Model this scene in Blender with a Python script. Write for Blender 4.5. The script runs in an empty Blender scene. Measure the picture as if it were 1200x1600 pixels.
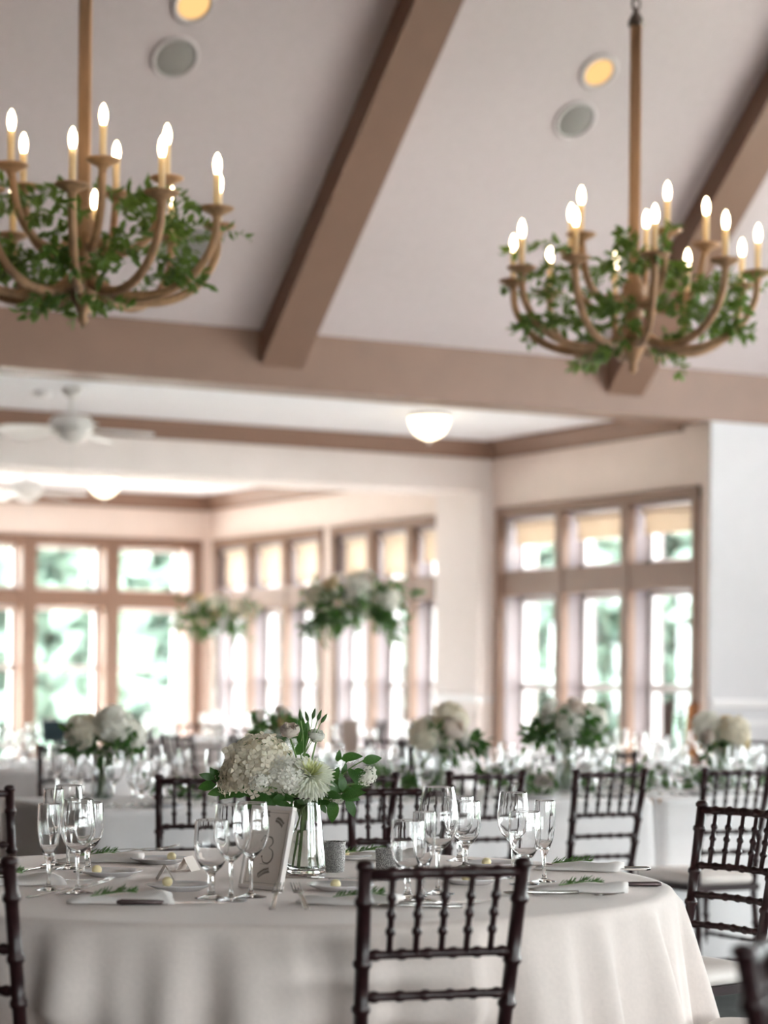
import bpy, math, random
from mathutils import Vector, Matrix, Euler

# ------------------------------------------------------------------ camera, world, exposure
SC = bpy.context.scene
COL = SC.collection
YAW = math.radians(29.2); ROLL = math.radians(0.5); CAM_H = 1.24
FOCAL_PX = 3600.0; HORIZON = 1058.0          # in the 1200 x 1600 frame
cam_data = bpy.data.cameras.new('camera'); cam = bpy.data.objects.new('camera', cam_data); COL.objects.link(cam)
cam_data.sensor_fit = 'VERTICAL'; cam_data.sensor_height = 36.0
cam_data.lens = FOCAL_PX / 1600.0 * 36.0
cam_data.shift_y = (HORIZON - 800.0) / 1600.0
cam_data.clip_start = 0.05; cam_data.clip_end = 300
cam_data.dof.use_dof = True; cam_data.dof.focus_distance = 5.55; cam_data.dof.aperture_fstop = 2.5
cam.matrix_world = (Matrix.Translation((0, 0, CAM_H)) @ Matrix.Rotation(-YAW, 4, 'Z')
                    @ Matrix.Rotation(math.pi / 2, 4, 'X') @ Matrix.Rotation(ROLL, 4, 'Z'))
SC.camera = cam
SC.view_settings.view_transform = 'Standard'; SC.view_settings.look = 'None'
SC.view_settings.gamma = 1.0; SC.view_settings.use_curve_mapping = False
SC.view_settings.exposure = 0.85
SC.cycles.use_denoising = True
SC.cycles.max_bounces = 14; SC.cycles.diffuse_bounces = 6; SC.cycles.transmission_bounces = 14
SC.cycles.transparent_max_bounces = 24; SC.cycles.glossy_bounces = 6
SC.cycles.sample_clamp_indirect = 20.0
SC.cycles.caustics_refractive = True; SC.cycles.caustics_reflective = False
SC.cycles.blur_glossy = 0.6

SKY = 11.0
world = bpy.data.worlds.new('overcast_sky'); SC.world = world; world.use_nodes = True
bg = world.node_tree.nodes['Background']
bg.inputs['Color'].default_value = (0.975, 0.97, 1.0, 1); bg.inputs['Strength'].default_value = SKY

sun_data = bpy.data.lights.new('sun', 'SUN'); sun_data.energy = 30.0; sun_data.angle = math.radians(3); sun_data.color = (1.0, .95, .88)
sun = bpy.data.objects.new('sun', sun_data); COL.objects.link(sun)
sun.rotation_euler = Vector((-.50, -.42, -.95)).to_track_quat('-Z', 'Y').to_euler()

def portal(name, loc, rot, w, h):
    """a sky portal in a window opening: it only guides the sampling of the sky"""
    l = bpy.data.lights.new(name, 'AREA'); l.shape = 'RECTANGLE'; l.size = w; l.size_y = h
    l.cycles.is_portal = True
    o = bpy.data.objects.new(name, l); COL.objects.link(o); o.location = loc; o.rotation_euler = rot
    return o

# ------------------------------------------------------------------ geometry helpers
_s, _c = math.sin(YAW), math.cos(YAW)
FWD = Vector((_s, _c, 0)); R0 = Vector((_c, -_s, 0))
RIGHT = R0 * math.cos(ROLL) + Vector((0, 0, 1)) * math.sin(ROLL)
UP = -R0 * math.sin(ROLL) + Vector((0, 0, 1)) * math.cos(ROLL)
EYE = Vector((0, 0, CAM_H))
def ray(px, py): return FWD + RIGHT * ((px - 600) / FOCAL_PX) + UP * ((HORIZON - py) / FOCAL_PX)
def at(px, py, d): return EYE + ray(px, py) * d
def onz(px, py, z):
    r = ray(px, py); return EYE + r * ((z - CAM_H) / r.z)
def ony(px, py, y):
    r = ray(px, py); return EYE + r * (y / r.y)
def floor_at(lat, depth): return FWD * depth + R0 * lat

class MB:
    def __init__(s): s.v = []; s.f = []
    def add(s, vs, fs):
        n = len(s.v); s.v += [tuple(p) for p in vs]; s.f += [tuple(i + n for i in q) for q in fs]; return s
    def box(s, x0, x1, y0, y1, z0, z1, b=0.0):
        if b <= 0:
            return s.add([(x0,y0,z0),(x1,y0,z0),(x1,y1,z0),(x0,y1,z0),(x0,y0,z1),(x1,y0,z1),(x1,y1,z1),(x0,y1,z1)],
                         [(0,3,2,1),(4,5,6,7),(0,1,5,4),(1,2,6,5),(2,3,7,6),(3,0,4,7)])
        # chamfered box
        vs = []
        def ringz(ix, z): vs.extend([(x0+ix+b,y0+ix,z),(x1-ix-b,y0+ix,z),(x1-ix,y0+ix+b,z),(x1-ix,y1-ix-b,z),
                                     (x1-ix-b,y1-ix,z),(x0+ix+b,y1-ix,z),(x0+ix,y1-ix-b,z),(x0+ix,y0+ix+b,z)])
        ringz(b, z0); ringz(0, z0+b); ringz(0, z1-b); ringz(b, z1)
        fs = [tuple(range(7,-1,-1)), tuple(range(24,32))]
        for k in range(3):
            for i in range(8):
                j = (i+1) % 8; fs.append((k*8+i, k*8+j, k*8+8+j, k*8+8+i))
        return s.add(vs, fs)
    def tube(s, pts, rad, n=8, cap=True):
        pts = [Vector(p) for p in pts]
        if not hasattr(rad, '__len__'): rad = [rad] * len(pts)
        t0 = (pts[1] - pts[0]).normalized()
        a = Vector((0,0,1)) if abs(t0.z) < .9 else Vector((1,0,0))
        u = t0.cross(a).normalized(); vs = []; fs = []
        for i, p in enumerate(pts):
            t = (pts[min(i+1, len(pts)-1)] - pts[max(i-1, 0)])
            t = t.normalized() if t.length > 1e-9 else t0
            u = (u - t * u.dot(t)).normalized(); w = t.cross(u)
            for k in range(n):
                an = 2 * math.pi * k / n
                vs.append(p + (u * math.cos(an) + w * math.sin(an)) * rad[i])
        for i in range(len(pts)-1):
            for k in range(n):
                j = (k+1) % n; fs.append((i*n+k, i*n+j, i*n+n+j, i*n+n+k))
        if cap:
            fs.append(tuple(range(n-1,-1,-1))); m = (len(pts)-1)*n; fs.append(tuple(range(m, m+n)))
        return s.add(vs, fs)
    def lathe(s, prof, n=24, c=(0,0,0), cap0=True, cap1=True):
        vs = []; fs = []; cx, cy, cz = c
        for r, z in prof:
            for k in range(n):
                a = 2*math.pi*k/n; vs.append((cx + r*math.cos(a), cy + r*math.sin(a), cz + z))
        for i in range(len(prof)-1):
            for k in range(n):
                j = (k+1) % n; fs.append((i*n+k, i*n+j, i*n+n+j, i*n+n+k))
        if cap0: fs.append(tuple(range(n-1,-1,-1)))
        if cap1: m = (len(prof)-1)*n; fs.append(tuple(range(m, m+n)))
        return s.add(vs, fs)
    def prism(s, poly, z0, z1):
        n = len(poly)
        vs = [(x,y,z0) for x,y in poly] + [(x,y,z1) for x,y in poly]
        fs = [tuple(range(n-1,-1,-1)), tuple(range(n,2*n))] + [(i,(i+1)%n,n+(i+1)%n,n+i) for i in range(n)]
        return s.add(vs, fs)
    def leaf(s, p, d, side, L, W, fold=.25):
        """a pointed leaf from p along d, blade along side, folded on its rib"""
        p, d, side = Vector(p), Vector(d).normalized(), Vector(side)
        side = (side - d * side.dot(d))
        side = side.normalized() if side.length > 1e-6 else d.orthogonal().normalized()
        up = d.cross(side); f = up * (fold * W)
        return s.add([p, p + d*L*.42 + side*W*.5 + f, p + d*L*.38 - up*0.02*L, p + d*L*.42 - side*W*.5 + f,
                      p + d*L - up*L*.10, p + d*L*.75 + side*W*.3 + f*.4, p + d*L*.75 - side*W*.3 + f*.4],
                     [(0,2,1),(0,3,2),(1,2,5),(2,3,6),(2,4,5),(2,6,4)])
    def mesh(s, name, mat=None, smooth=False):
        me = bpy.data.meshes.new(name); me.from_pydata(s.v, [], s.f); me.update()
        if mat: me.materials.append(mat)
        if smooth: me.polygons.foreach_set('use_smooth', [True]*len(me.polygons))
        return me
    def build(s, name, mat, parent=None, smooth=False, loc=None, rot=None):
        return put(name, s.mesh(name, mat, smooth), parent, loc, rot)

def put(name, me, parent=None, loc=None, rot=None):
    o = bpy.data.objects.new(name, me); COL.objects.link(o)
    if parent: o.parent = parent
    if loc is not None: o.location = loc
    if rot is not None: o.rotation_euler = rot
    return o
def tag(o, label, cat, group=None, kind=None):
    o['label'] = label; o['category'] = cat
    if group: o['group'] = group
    if kind: o['kind'] = kind
    return o
def thing(name, label, cat, loc=(0,0,0), rz=0, group=None):
    return tag(put(name, None, None, loc, (0,0,rz)), label, cat, group)
def copy_tree(o, parent=None):
    c = o.copy(); COL.objects.link(c)
    if parent: c.parent = parent
    for ch in list(o.children): copy_tree(ch, c)
    return c
def struct(o): o['kind'] = 'structure'; return o
def stuff(o): o['kind'] = 'stuff'; return o
def smooth_angle(o): return o

# ------------------------------------------------------------------ materials
MATS = {}
def mat(name, col, rough=.6, metal=0.0, noise=0.0, scale=8.0, bump=0.0, spec=.5, sheen=0.0, coat=0.0, stretch=(1,1,1)):
    m = bpy.data.materials.new(name); m.use_nodes = True; nt = m.node_tree; b = nt.nodes['Principled BSDF']
    b.inputs['Base Color'].default_value = (*col, 1); b.inputs['Roughness'].default_value = rough
    b.inputs['Metallic'].default_value = metal; b.inputs['Specular IOR Level'].default_value = spec
    b.inputs['Sheen Weight'].default_value = sheen; b.inputs['Coat Weight'].default_value = coat
    if noise or bump:
        tc = nt.nodes.new('ShaderNodeTexCoord'); mp = nt.nodes.new('ShaderNodeMapping'); mp.inputs['Scale'].default_value = stretch
        nz = nt.nodes.new('ShaderNodeTexNoise'); nz.inputs['Scale'].default_value = scale; nz.inputs['Detail'].default_value = 4
        nt.links.new(tc.outputs['Object'], mp.inputs['Vector']); nt.links.new(mp.outputs['Vector'], nz.inputs['Vector'])
        if noise:
            rp = nt.nodes.new('ShaderNodeValToRGB')
            rp.color_ramp.elements[0].position = .3; rp.color_ramp.elements[1].position = .7
            rp.color_ramp.elements[0].color = (*[c*(1-noise) for c in col], 1)
            rp.color_ramp.elements[1].color = (*[min(1, c*(1+noise)) for c in col], 1)
            nt.links.new(nz.outputs['Fac'], rp.inputs['Fac']); nt.links.new(rp.outputs['Color'], b.inputs['Base Color'])
        if bump:
            bp = nt.nodes.new('ShaderNodeBump'); bp.inputs['Strength'].default_value = bump; bp.inputs['Distance'].default_value = .01
            nt.links.new(nz.outputs['Fac'], bp.inputs['Height']); nt.links.new(bp.outputs['Normal'], b.inputs['Normal'])
    MATS[name] = m; return m
def mat_glass(name, tint=(1,1,1), ior=1.5, rough=0.0):
    m = bpy.data.materials.new(name); m.use_nodes = True; nt = m.node_tree
    nt.nodes.remove(nt.nodes['Principled BSDF'])
    g = nt.nodes.new('ShaderNodeBsdfGlass'); g.inputs['IOR'].default_value = ior; g.inputs['Roughness'].default_value = rough
    g.inputs['Color'].default_value = (*tint, 1)
    nt.links.new(g.outputs[0], nt.nodes['Material Output'].inputs[0]); MATS[name] = m; return m
def mat_thin(name, tint=(1,1,1), base=.04, edge=.5):
    """thin clear glass: mostly see-through, reflecting more towards grazing angles"""
    m = bpy.data.materials.new(name); m.use_nodes = True; nt = m.node_tree
    nt.nodes.remove(nt.nodes['Principled BSDF'])
    t = nt.nodes.new('ShaderNodeBsdfTransparent'); t.inputs[0].default_value = (*tint, 1)
    g = nt.nodes.new('ShaderNodeBsdfGlossy'); g.inputs['Roughness'].default_value = .03
    lw = nt.nodes.new('ShaderNodeLayerWeight'); lw.inputs['Blend'].default_value = .35
    mr = nt.nodes.new('ShaderNodeMapRange'); mr.inputs['To Min'].default_value = base; mr.inputs['To Max'].default_value = edge
    mx = nt.nodes.new('ShaderNodeMixShader')
    nt.links.new(lw.outputs['Facing'], mr.inputs['Value']); nt.links.new(mr.outputs[0], mx.inputs[0])
    nt.links.new(t.outputs[0], mx.inputs[1]); nt.links.new(g.outputs[0], mx.inputs[2])
    nt.links.new(mx.outputs[0], nt.nodes['Material Output'].inputs[0]); MATS[name] = m; return m
def mat_emit(name, col, strength):
    m = bpy.data.materials.new(name); m.use_nodes = True; nt = m.node_tree
    nt.nodes.remove(nt.nodes['Principled BSDF'])
    e = nt.nodes.new('ShaderNodeEmission'); e.inputs[0].default_value = (*col, 1); e.inputs[1].default_value = strength
    nt.links.new(e.outputs[0], nt.nodes['Material Output'].inputs[0]); MATS[name] = m; return m
def mat_soft(name, col, trans, tfac, rough=.6, noise=.12, scale=30):
    """diffuse surface that lets light through: leaves, petals, window shades"""
    m = mat(name, col, rough, noise=noise, scale=scale); nt = m.node_tree
    t = nt.nodes.new('ShaderNodeBsdfTranslucent'); t.inputs[0].default_value = (*trans, 1)
    mx = nt.nodes.new('ShaderNodeMixShader'); mx.inputs[0].default_value = tfac
    nt.links.new(nt.nodes['Principled BSDF'].outputs[0], mx.inputs[1]); nt.links.new(t.outputs[0], mx.inputs[2])
    nt.links.new(mx.outputs[0], nt.nodes['Material Output'].inputs[0]); return m

M_TAN = mat('tan_painted_trim', (.24,.140,.097), .5, noise=.04, scale=6)
M_CEIL = mat('pale_vault_plaster', (.625,.545,.555), .85, noise=.02, scale=20, bump=.03)
M_FLAT = mat('white_flat_ceiling', (.82,.83,.87), .85, noise=.015, scale=20)
M_CREAM = mat('cream_wall_paint', (.86,.74,.675), .8, noise=.02, scale=5)
M_SOFFIT = mat('pinkish_white_soffit_paint', (.82,.755,.735), .8, noise=.02, scale=5)
M_DARKWALL = mat('dark_unseen_wall_for_shade', (.13,.08,.055), .8, noise=.03, scale=5)  # invented dark finish for the unseen left wall, to deepen shade there
M_REVEAL = mat('lilac_taupe_window_reveal', (.27,.228,.238), .6, noise=.02, scale=5)
M_WHITEWALL = mat('cool_white_wall_paint', (.66,.65,.675), .8, noise=.02, scale=5)
M_WTRIM = mat('white_trim_paint', (.80,.78,.79), .45, noise=.015, scale=9)
M_CARPET = mat('dark_green_patterned_carpet', (.028,.033,.030), .95, noise=.5, scale=14, bump=.2)
M_PANE = mat_thin('window_glass', (.95,.99,.98), .03, .25)
M_SHADE = mat_soft('cream_roller_shade', (.88,.79,.69), (.86,.75,.62), .24, noise=.03)
M_MAHOG = mat('dark_mahogany_lacquer', (.026,.0095,.0105), .30, noise=.25, scale=12, stretch=(1,1,4), spec=.4)
M_CUSH = mat('ivory_vinyl_cushion', (.78,.72,.68), .5, noise=.03, scale=10)
M_LINEN = mat('pale_beige_linen', (.77,.675,.63), .85, noise=.03, scale=120, bump=.05, sheen=.25)
M_LINEN2 = mat('white_linen', (.78,.765,.77), .85, noise=.03, scale=120, bump=.05, sheen=.25)
M_GLASS = mat_glass('clear_drinking_glass', (1,1,1), 1.5)
M_WATER = mat_glass('vase_water', (.97,1,.98), 1.33)
M_THIN = mat_thin('clear_thin_glassware', (.97,.98,.98), .08, .85)
M_CHINA = mat('white_china', (.82,.82,.84), .18)
M_STEEL = mat('polished_cutlery_steel', (.62,.60,.58), .16, metal=1.0)
M_REFLHANDLE = mat('steel_handle_dark_reflection', (.16,.12,.12), .25, metal=.8)  # a dark reflection put into the steel handle's colour
M_BUTTER = mat('pale_yellow_butter', (.92,.79,.46), .45, noise=.03, scale=40)
M_NAPKIN = mat('white_cotton_napkin', (.80,.76,.74), .9, noise=.02, scale=60, bump=.05)
M_PAPER = mat('cream_card_paper', (.80,.72,.66), .8)
M_FRAME = mat('white_lacquer_frame', (.80,.74,.71), .35)
M_PRINT = mat('grey_brown_print_ink', (.24,.20,.16), .8)
M_SILVER = mat('silver_glitter_coating', (.56,.54,.53), .3, metal=.7, noise=.8, scale=420, bump=1.0)  # strong noise puts the glitter's bright and dark glints into the colour
M_WAX = mat('white_candle_wax', (.85,.80,.72), .6)
M_LEAF = mat_soft('dark_green_leaf', (.040,.115,.022), (.08,.21,.03), .22, .42, .35, 20)
M_LEAF2 = mat_soft('mid_green_leaf', (.065,.145,.035), (.12,.25,.05), .25, .5, .35, 20)
M_RUSCUS = mat_soft('chandelier_vine_leaf', (.105,.185,.035), (.18,.28,.04), .28, .5, .45, 12)
M_STEM = mat('green_flower_stem', (.14,.24,.07), .6, noise=.2, scale=30)
M_HYD = mat_soft('cream_hydrangea_petal', (.82,.76,.64), (.75,.70,.55), .25, .6, .08, 60)
M_PETAL = mat_soft('white_flower_petal', (.84,.82,.76), (.8,.8,.7), .25, .6, .05, 40)
M_BLUSH = mat_soft('blush_white_petal', (.84,.75,.68), (.8,.70,.62), .25, .6, .08, 30)
M_MUM = mat_soft('white_chrysanthemum_petal', (.84,.85,.76), (.78,.82,.6), .25, .6, .06, 40)
M_MUMC = mat_soft('yellow_green_chrysanthemum_heart', (.72,.74,.40), (.66,.7,.3), .25, .6, .12, 60)
M_YEL = mat_soft('pale_gold_petal', (.74,.60,.34), (.7,.55,.28), .25, .6, .1, 30)
M_WOOD = mat('weathered_tan_wood', (.42,.24,.13), .6, noise=.25, scale=9, stretch=(4,4,.6), bump=.1)
M_SLEEVE = mat_soft('ivory_candle_sleeve', (.86,.74,.54), (.9,.72,.44), .4, .6, .03, 10)
M_BULB = mat_emit('warm_candle_bulb', (1.0,.78,.48), 11.0)
M_CAN = mat_emit('warm_recessed_lamp', (1.0,.60,.24), .66)
M_DOME = mat_emit('frosted_dome_lamp', (1.0,.84,.58), 3.2)
M_METAL = mat('brushed_dark_metal', (.18,.15,.13), .4, metal=.8)
M_FAN = mat('white_fan_enamel', (.72,.70,.68), .45)
M_GRILLE = mat('grey_speaker_grille', (.30,.28,.265), .7, noise=.1, scale=300)
M_RING = mat('off_white_plastic_ring', (.60,.545,.55), .6)
M_NAVY = mat('dark_teal_card', (.012,.035,.045), .6)
M_KRAFT = mat('tan_card', (.45,.36,.31), .8)
M_EASEL = mat('dark_brown_easel_wood', (.07,.03,.02), .5, noise=.2, scale=10)
M_ORANGE = mat('orange_canvas', (.42,.16,.05), .8, noise=.1, scale=20)
M_TERRACE = mat('pale_stone_terrace', (.66,.62,.59), .9, noise=.1, scale=2)
M_BOUNCE_FLOOR = mat('pale_bounce_floor', (.56,.48,.44), .45, noise=.12, scale=3, stretch=(.4,5,1))  # pale finish chosen for light bounce
M_GRASS = mat('lawn', (.12,.165,.12), .95, noise=.3, scale=1.5)
M_TREE = mat_soft('tree_leaf', (.13,.19,.155), (.14,.20,.155), .3, .6, .4, .6)
M_BARK = mat('tree_bark', (.10,.075,.055), .9, noise=.3, scale=6)

# ------------------------------------------------------------------ the room
XW, XHALL, XL = 9.03, 11.3, -7.0
YB, Y0, Y1, Y2, Y2B, Y3 = -4.5, 4.1, 11.9, 14.54, 15.12, 19.55
Z_BEAM, Z_EAVE, SLOPE, Y_RIDGE = 2.90, 3.20, .95, 8.0
Z_RIDGE = Z_EAVE + SLOPE * (Y1 - Y_RIDGE)
Z_BAY1, Z_BAY2, Z_SOFFIT = 2.98, 2.90, 2.62
TH = .3

struct(MB().box(XL-.5, 12, YB-.5, Y3+.5, -.12, 0).build('floor', M_CARPET))
struct(MB().box(XL, XW, 9.6, Y3, 0, .004).build('floor_bounce_added', M_BOUNCE_FLOOR))  # added pale floor that bounces light onto the bay walls and ceilings

def wall(name, loc, rz, length, height, holes, m, th=TH):
    b = MB()
    xs = sorted({0, length, *[h[0] for h in holes], *[h[1] for h in holes]})
    zs = sorted({0, height, *[h[2] for h in holes], *[h[3] for h in holes]})
    for i in range(len(xs)-1):
        for k in range(len(zs)-1):
            cx, cz = (xs[i]+xs[i+1])/2, (zs[k]+zs[k+1])/2
            if any(h[0] < cx < h[1] and h[2] < cz < h[3] for h in holes): continue
            b.box(xs[i], xs[i+1], 0, th, zs[k], zs[k+1])
    return struct(b.build(name, m, None, False, loc, (0,0,rz)))

def window(name, loc, rz, W, cols, zs, zlt, zub, zh, zmeet, reveal, casing=True, label=None):
    """a bank of windows in its own frame: x along the wall, y outwards, z up"""
    root = struct(put(name, None, None, loc, (0,0,rz)))
    if casing:
        c = MB()
        c.box(-.07, 0, -.02, .02, zs-.06, zh+.07); c.box(W, W+.07, -.02, .02, zs-.06, zh+.07)
        c.box(-.07, W+.07, -.025, .02, zh, zh+.075)
        c.build('casing', M_TAN, root)
        MB().box(-.1, W+.1, -.06, .16, zs-.05, zs).build('sill', M_WTRIM, root)
    l = MB(); l.box(0, .015, .02, .28, zs, zh); l.box(W-.015, W, .02, .28, zs, zh); l.box(0, W, .02, .28, zh-.015, zh)
    l.build('jamb_lining', reveal, root)
    ends = [0] + [v for p in zip([c[1] for c in cols[:-1]], [c[0] for c in cols[1:]]) for v in p] + [W]
    for i in range(len(cols)-1):
        a, b = cols[i][1], cols[i+1][0]
        p = MB().box(a, b, -.015, .045, zs, zh, .004).build('post', M_TAN, root)
        MB().box(a+.003, b-.003, .045, .28, zs, zh).build('post_lining', reveal, p)
    t = MB().box(0, W, -.008, .045, zlt, zub).build('transom', M_TAN, root)
    MB().box(0, W, .045, .28, zlt+.003, zub-.003).build('transom_lining', reveal, t)
    for a, b in cols:
        for z0, z1, nm in ((zub, zh-.015, 'upper_sash'), (zs, zlt, 'lower_sash')):
            s = MB(); w = .03 if nm == 'upper_sash' else .04
            s.box(a, b, .165, .215, z1-w, z1); s.box(a, b, .165, .215, z0, z0+w)
            s.box(a, a+w, .165, .215, z0+w, z1-w); s.box(b-w, b, .165, .215, z0+w, z1-w)
            so = s.build(nm, M_WTRIM, root)
            MB().box(a+w, b-w, .187, .193, z0+w, z1-w).build('pane', M_PANE, so)
            if nm == 'lower_sash':
                MB().box(a+w, b-w, .155, .215, zmeet-.025, zmeet+.025).build('meeting_rail', M_WTRIM, so)
    return root

def three(W, g=.1): 
    w = (W - 2*g) / 3; return [(0, w), (w+g, 2*w+g), (2*w+2*g, W)]

ZS, ZH = .45, 2.42
# right wall of the two bays: local x runs towards the camera (world -Y)
YR = Y3 + TH
groups = [(14.38, 12.06), (17.0, 15.15), (19.33, 17.29)]
wall('wall_right', (XW, YR, 0), -math.pi/2, YR - Y1, 3.2, [(YR-a, YR-b, ZS, ZH) for a, b in groups], M_CREAM)
for i, (a, b) in enumerate(groups):
    W = a - b
    window('window_%d' % (i+1), (XW, a, 0), -math.pi/2, W, three(W, .10), ZS, 1.84, 2.02, ZH, 1.18, M_REVEAL)
    portal('sky_portal', (XW+.35, (a+b)/2, (ZS+ZH)/2), (0, math.pi/2, 0), ZH-ZS, W)
# far wall
far_cols = [(8.81 - .66 - .80*k, 8.81 - .80*k) for k in range(8)][::-1]
fx0, fx1 = far_cols[0][0] - .09, 8.90
wall('wall_far', (XL, Y3, 0), 0, XW - XL, 3.2, [(fx0-XL, fx1-XL, ZS, ZH)], M_CREAM)
window('window_4', (fx0, Y3, 0), 0, fx1-fx0, [(a-fx0, b-fx0) for a, b in far_cols], ZS, 1.855, 2.0, ZH, 1.30, M_TAN)
portal('sky_portal', ((fx0+fx1)/2, Y3+.35, (ZS+ZH)/2), (-math.pi/2, 0, 0), fx1-fx0, ZH-ZS)
# hall wall on the right, out of the picture, with windows added to light the hall
hall = [(9.6, 6.9), (6.6, 3.9), (3.6, .9), (.6, -2.1)]
wall('wall_hall_right', (XHALL, Y1+TH, 0), -math.pi/2, Y1+TH-YB, 7.2, [(Y1+TH-a, Y1+TH-b, ZS, ZH) for a, b in hall] + [(Y1+TH-10.2, Y1+TH-5.8, 2.75, 4.7)], M_WHITEWALL)
for i, (a, b) in enumerate(hall):
    window('window_%d' % (i+12), (XHALL, a, 0), -math.pi/2, a-b, three(a-b, .1), ZS, 1.84, 2.02, ZH, 1.18, M_WTRIM)
    portal('sky_portal', (XHALL+.35, (a+b)/2, (ZS+ZH)/2), (0, math.pi/2, 0), ZH-ZS, a-b)
window('window_11', (XHALL, 10.2, 0), -math.pi/2, 4.4, three(4.4, .1), 2.75, 3.9, 4.0, 4.7, 3.3, M_WTRIM)  # unseen gable window, added to throw light up into the vault
portal('sky_portal', (XHALL+.35, 8.0, 3.72), (0, math.pi/2, 0), 1.95, 4.4)
# back wall behind the camera, its unseen windows added to brighten the room
back = [(10.2, 7.2), (6.4, 3.4), (2.4, -.6)]
wall('wall_back', (XHALL+TH, YB, 0), math.pi, XHALL+TH-XL, 3.2, [(XHALL+TH-a, XHALL+TH-b, ZS, ZH) for a, b in back], M_CREAM)
for i, (a, b) in enumerate(back):
    window('window_%d' % (i+8), (a, YB, 0), math.pi, a-b, three(a-b, .1), ZS, 1.84, 2.02, ZH, 1.18, M_WTRIM)
    portal('sky_portal', ((a+b)/2, YB-.35, (ZS+ZH)/2), (math.pi/2, 0, 0), a-b, ZH-ZS)
wall('wall_left', (XL, YB-TH, 0), math.pi/2, Y3+2*TH-YB, 7.2, [], M_DARKWALL)  # out of view, coloured dark to keep the left side dim

# white wall that returns to the right under the beam, with chair rail and wainscot
wf = struct(MB().box(XW, XHALL, Y1-.02, Y1, 0, Z_BEAM).box(XW+TH, XHALL, Y1, Y1+.28, 0, Z_BEAM).build('wall_front_right', M_WHITEWALL))
MB().box(XW, XHALL, Y1-.05, Y1-.02, 1.06, 1.115, .008).build('chair_rail', M_WTRIM, wf)
for k in range(4):
    x0 = XW + .06 + k*.56
    f = MB(); f.box(x0, x0+.48, Y1-.032, Y1-.02, .95, .98); f.box(x0, x0+.48, Y1-.032, Y1-.02, .2, .23)
    f.box(x0, x0+.03, Y1-.032, Y1-.02, .23, .95); f.box(x0+.45, x0+.48, Y1-.032, Y1-.02, .23, .95)
    f.build('wainscot_panel', M_WTRIM, wf)
struct(MB().box(XW, XHALL, Y1-.04, Y1-.02, 0, .14).build('baseboard_front_right', M_WTRIM))
struct(MB().box(XW-.02, XW, Y1, Y3, 0, .14).build('baseboard_right', M_WTRIM))
struct(MB().box(XL, XW, Y3-.02, Y3, 0, .14).build('baseboard_far', M_WTRIM))

# vaulted ceiling: two sloping slabs, tan beams along the eaves and up the slope
def slope_slab(name, ya, yb):
    b = MB(); t = .12
    za, zb = Z_EAVE, Z_RIDGE
    vs = [(XL,ya,za),(XHALL,ya,za),(XHALL,yb,zb),(XL,yb,zb),(XL,ya,za+t*1.4),(XHALL,ya,za+t*1.4),(XHALL,yb,zb+t*1.4),(XL,yb,zb+t*1.4)]
    b.add(vs, [(0,1,2,3),(7,6,5,4),(0,4,5,1),(1,5,6,2),(2,6,7,3),(3,7,4,0)])
    return struct(b.build(name, M_CEIL))
slope_slab('ceiling_vault_far', Y1, Y_RIDGE); slope_slab('ceiling_vault_near', Y0, Y_RIDGE)
struct(MB().box(XL, XHALL, Y1-.025, Y1+.28, Z_BEAM, Z_EAVE+.16).build('trim_1', M_TAN))
struct(MB().box(XL, XHALL, Y0-.28, Y0+.02, Z_BEAM, Z_EAVE+.16).build('trim_2', M_TAN))
n = 3
for side, ye in ((1, Y1), (-1, Y0)):
    for k in range(-5, 3):
        x0 = 5.81 + 2.4*k
        if not (XL < x0 < XHALL - .3) or (side == -1 and k < -3): continue
        b = MB(); dz = .205
        ya, yb = ye - side*.0, Y_RIDGE
        vs = []
        for y, z in ((ya, Z_EAVE), (yb, Z_RIDGE)):
            vs += [(x0, y, z-dz), (x0+.27, y, z-dz), (x0+.27, y, z+.01), (x0, y, z+.01)]
        b.add(vs, [(0,1,2,3),(7,6,5,4),(0,4,5,1),(1,5,6,2),(2,6,7,3),(3,7,4,0)])
        struct(b.build('trim_%d' % n, M_TAN)); n += 1

# flat ceilings of the bays, the soffit between them and the pilaster that carries it
struct(MB().box(XL, XHALL+TH, YB-TH, Y0-.28, Z_BAY1, Z_BAY1+.2).build('ceiling_near_bay', M_FLAT))
struct(MB().box(XL, XW+TH, Y1+.28, Y2, Z_BAY1, Z_BAY1+.2).build('ceiling_first_bay', M_FLAT))
struct(MB().box(XL, XW+TH, Y2B, Y3+TH, Z_BAY2, Z_BAY2+.28).build('ceiling_second_bay', M_FLAT))
struct(MB().box(XL, XW, Y2, Y2B, Z_SOFFIT, 3.2).build('wall_soffit', M_SOFFIT))
pl = struct(MB().box(XW-.13, XW, Y2-.03, Y2B+.02, 0, Z_SOFFIT, .006).build('wall_pilaster', M_SOFFIT))
MB().box(XW-.15, XW, Y2-.05, Y2B+.04, 1.06, 1.11).build('chair_rail', M_WTRIM, pl)

def crown(name, pts, z0, z1, proj, inward):
    """crown moulding along a straight run: pts = two plan points, inward = plan direction away from the wall"""
    a, b = Vector((*pts[0], 0)), Vector((*pts[1], 0)); i = Vector((*inward, 0)); h = z1 - z0
    prof = [(0, z0), (.018, z0), (.022, z0+.02), (.035, z0+.028), (proj*.55, z0+h*.5), (proj*.85, z0+h*.8), (proj, z1-.02), (proj, z1), (0, z1)]
    m = len(prof); t = (b-a).normalized()
    vs = [a + i*q + Vector((0,0,z)) + (Vector()) for q, z in prof] + [b + i*q + Vector((0,0,z)) for q, z in prof]
    fs = [(k, (k+1) % m, m+(k+1) % m, m+k) for k in range(m)] + [tuple(range(m)), tuple(range(2*m-1, m-1, -1))]
    return struct(MB().add(vs, fs).build(name, M_TAN))
crown('trim_40', ((XL, Y2), (XW, Y2)), 2.86, Z_BAY1, .13, (0,-1))
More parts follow.
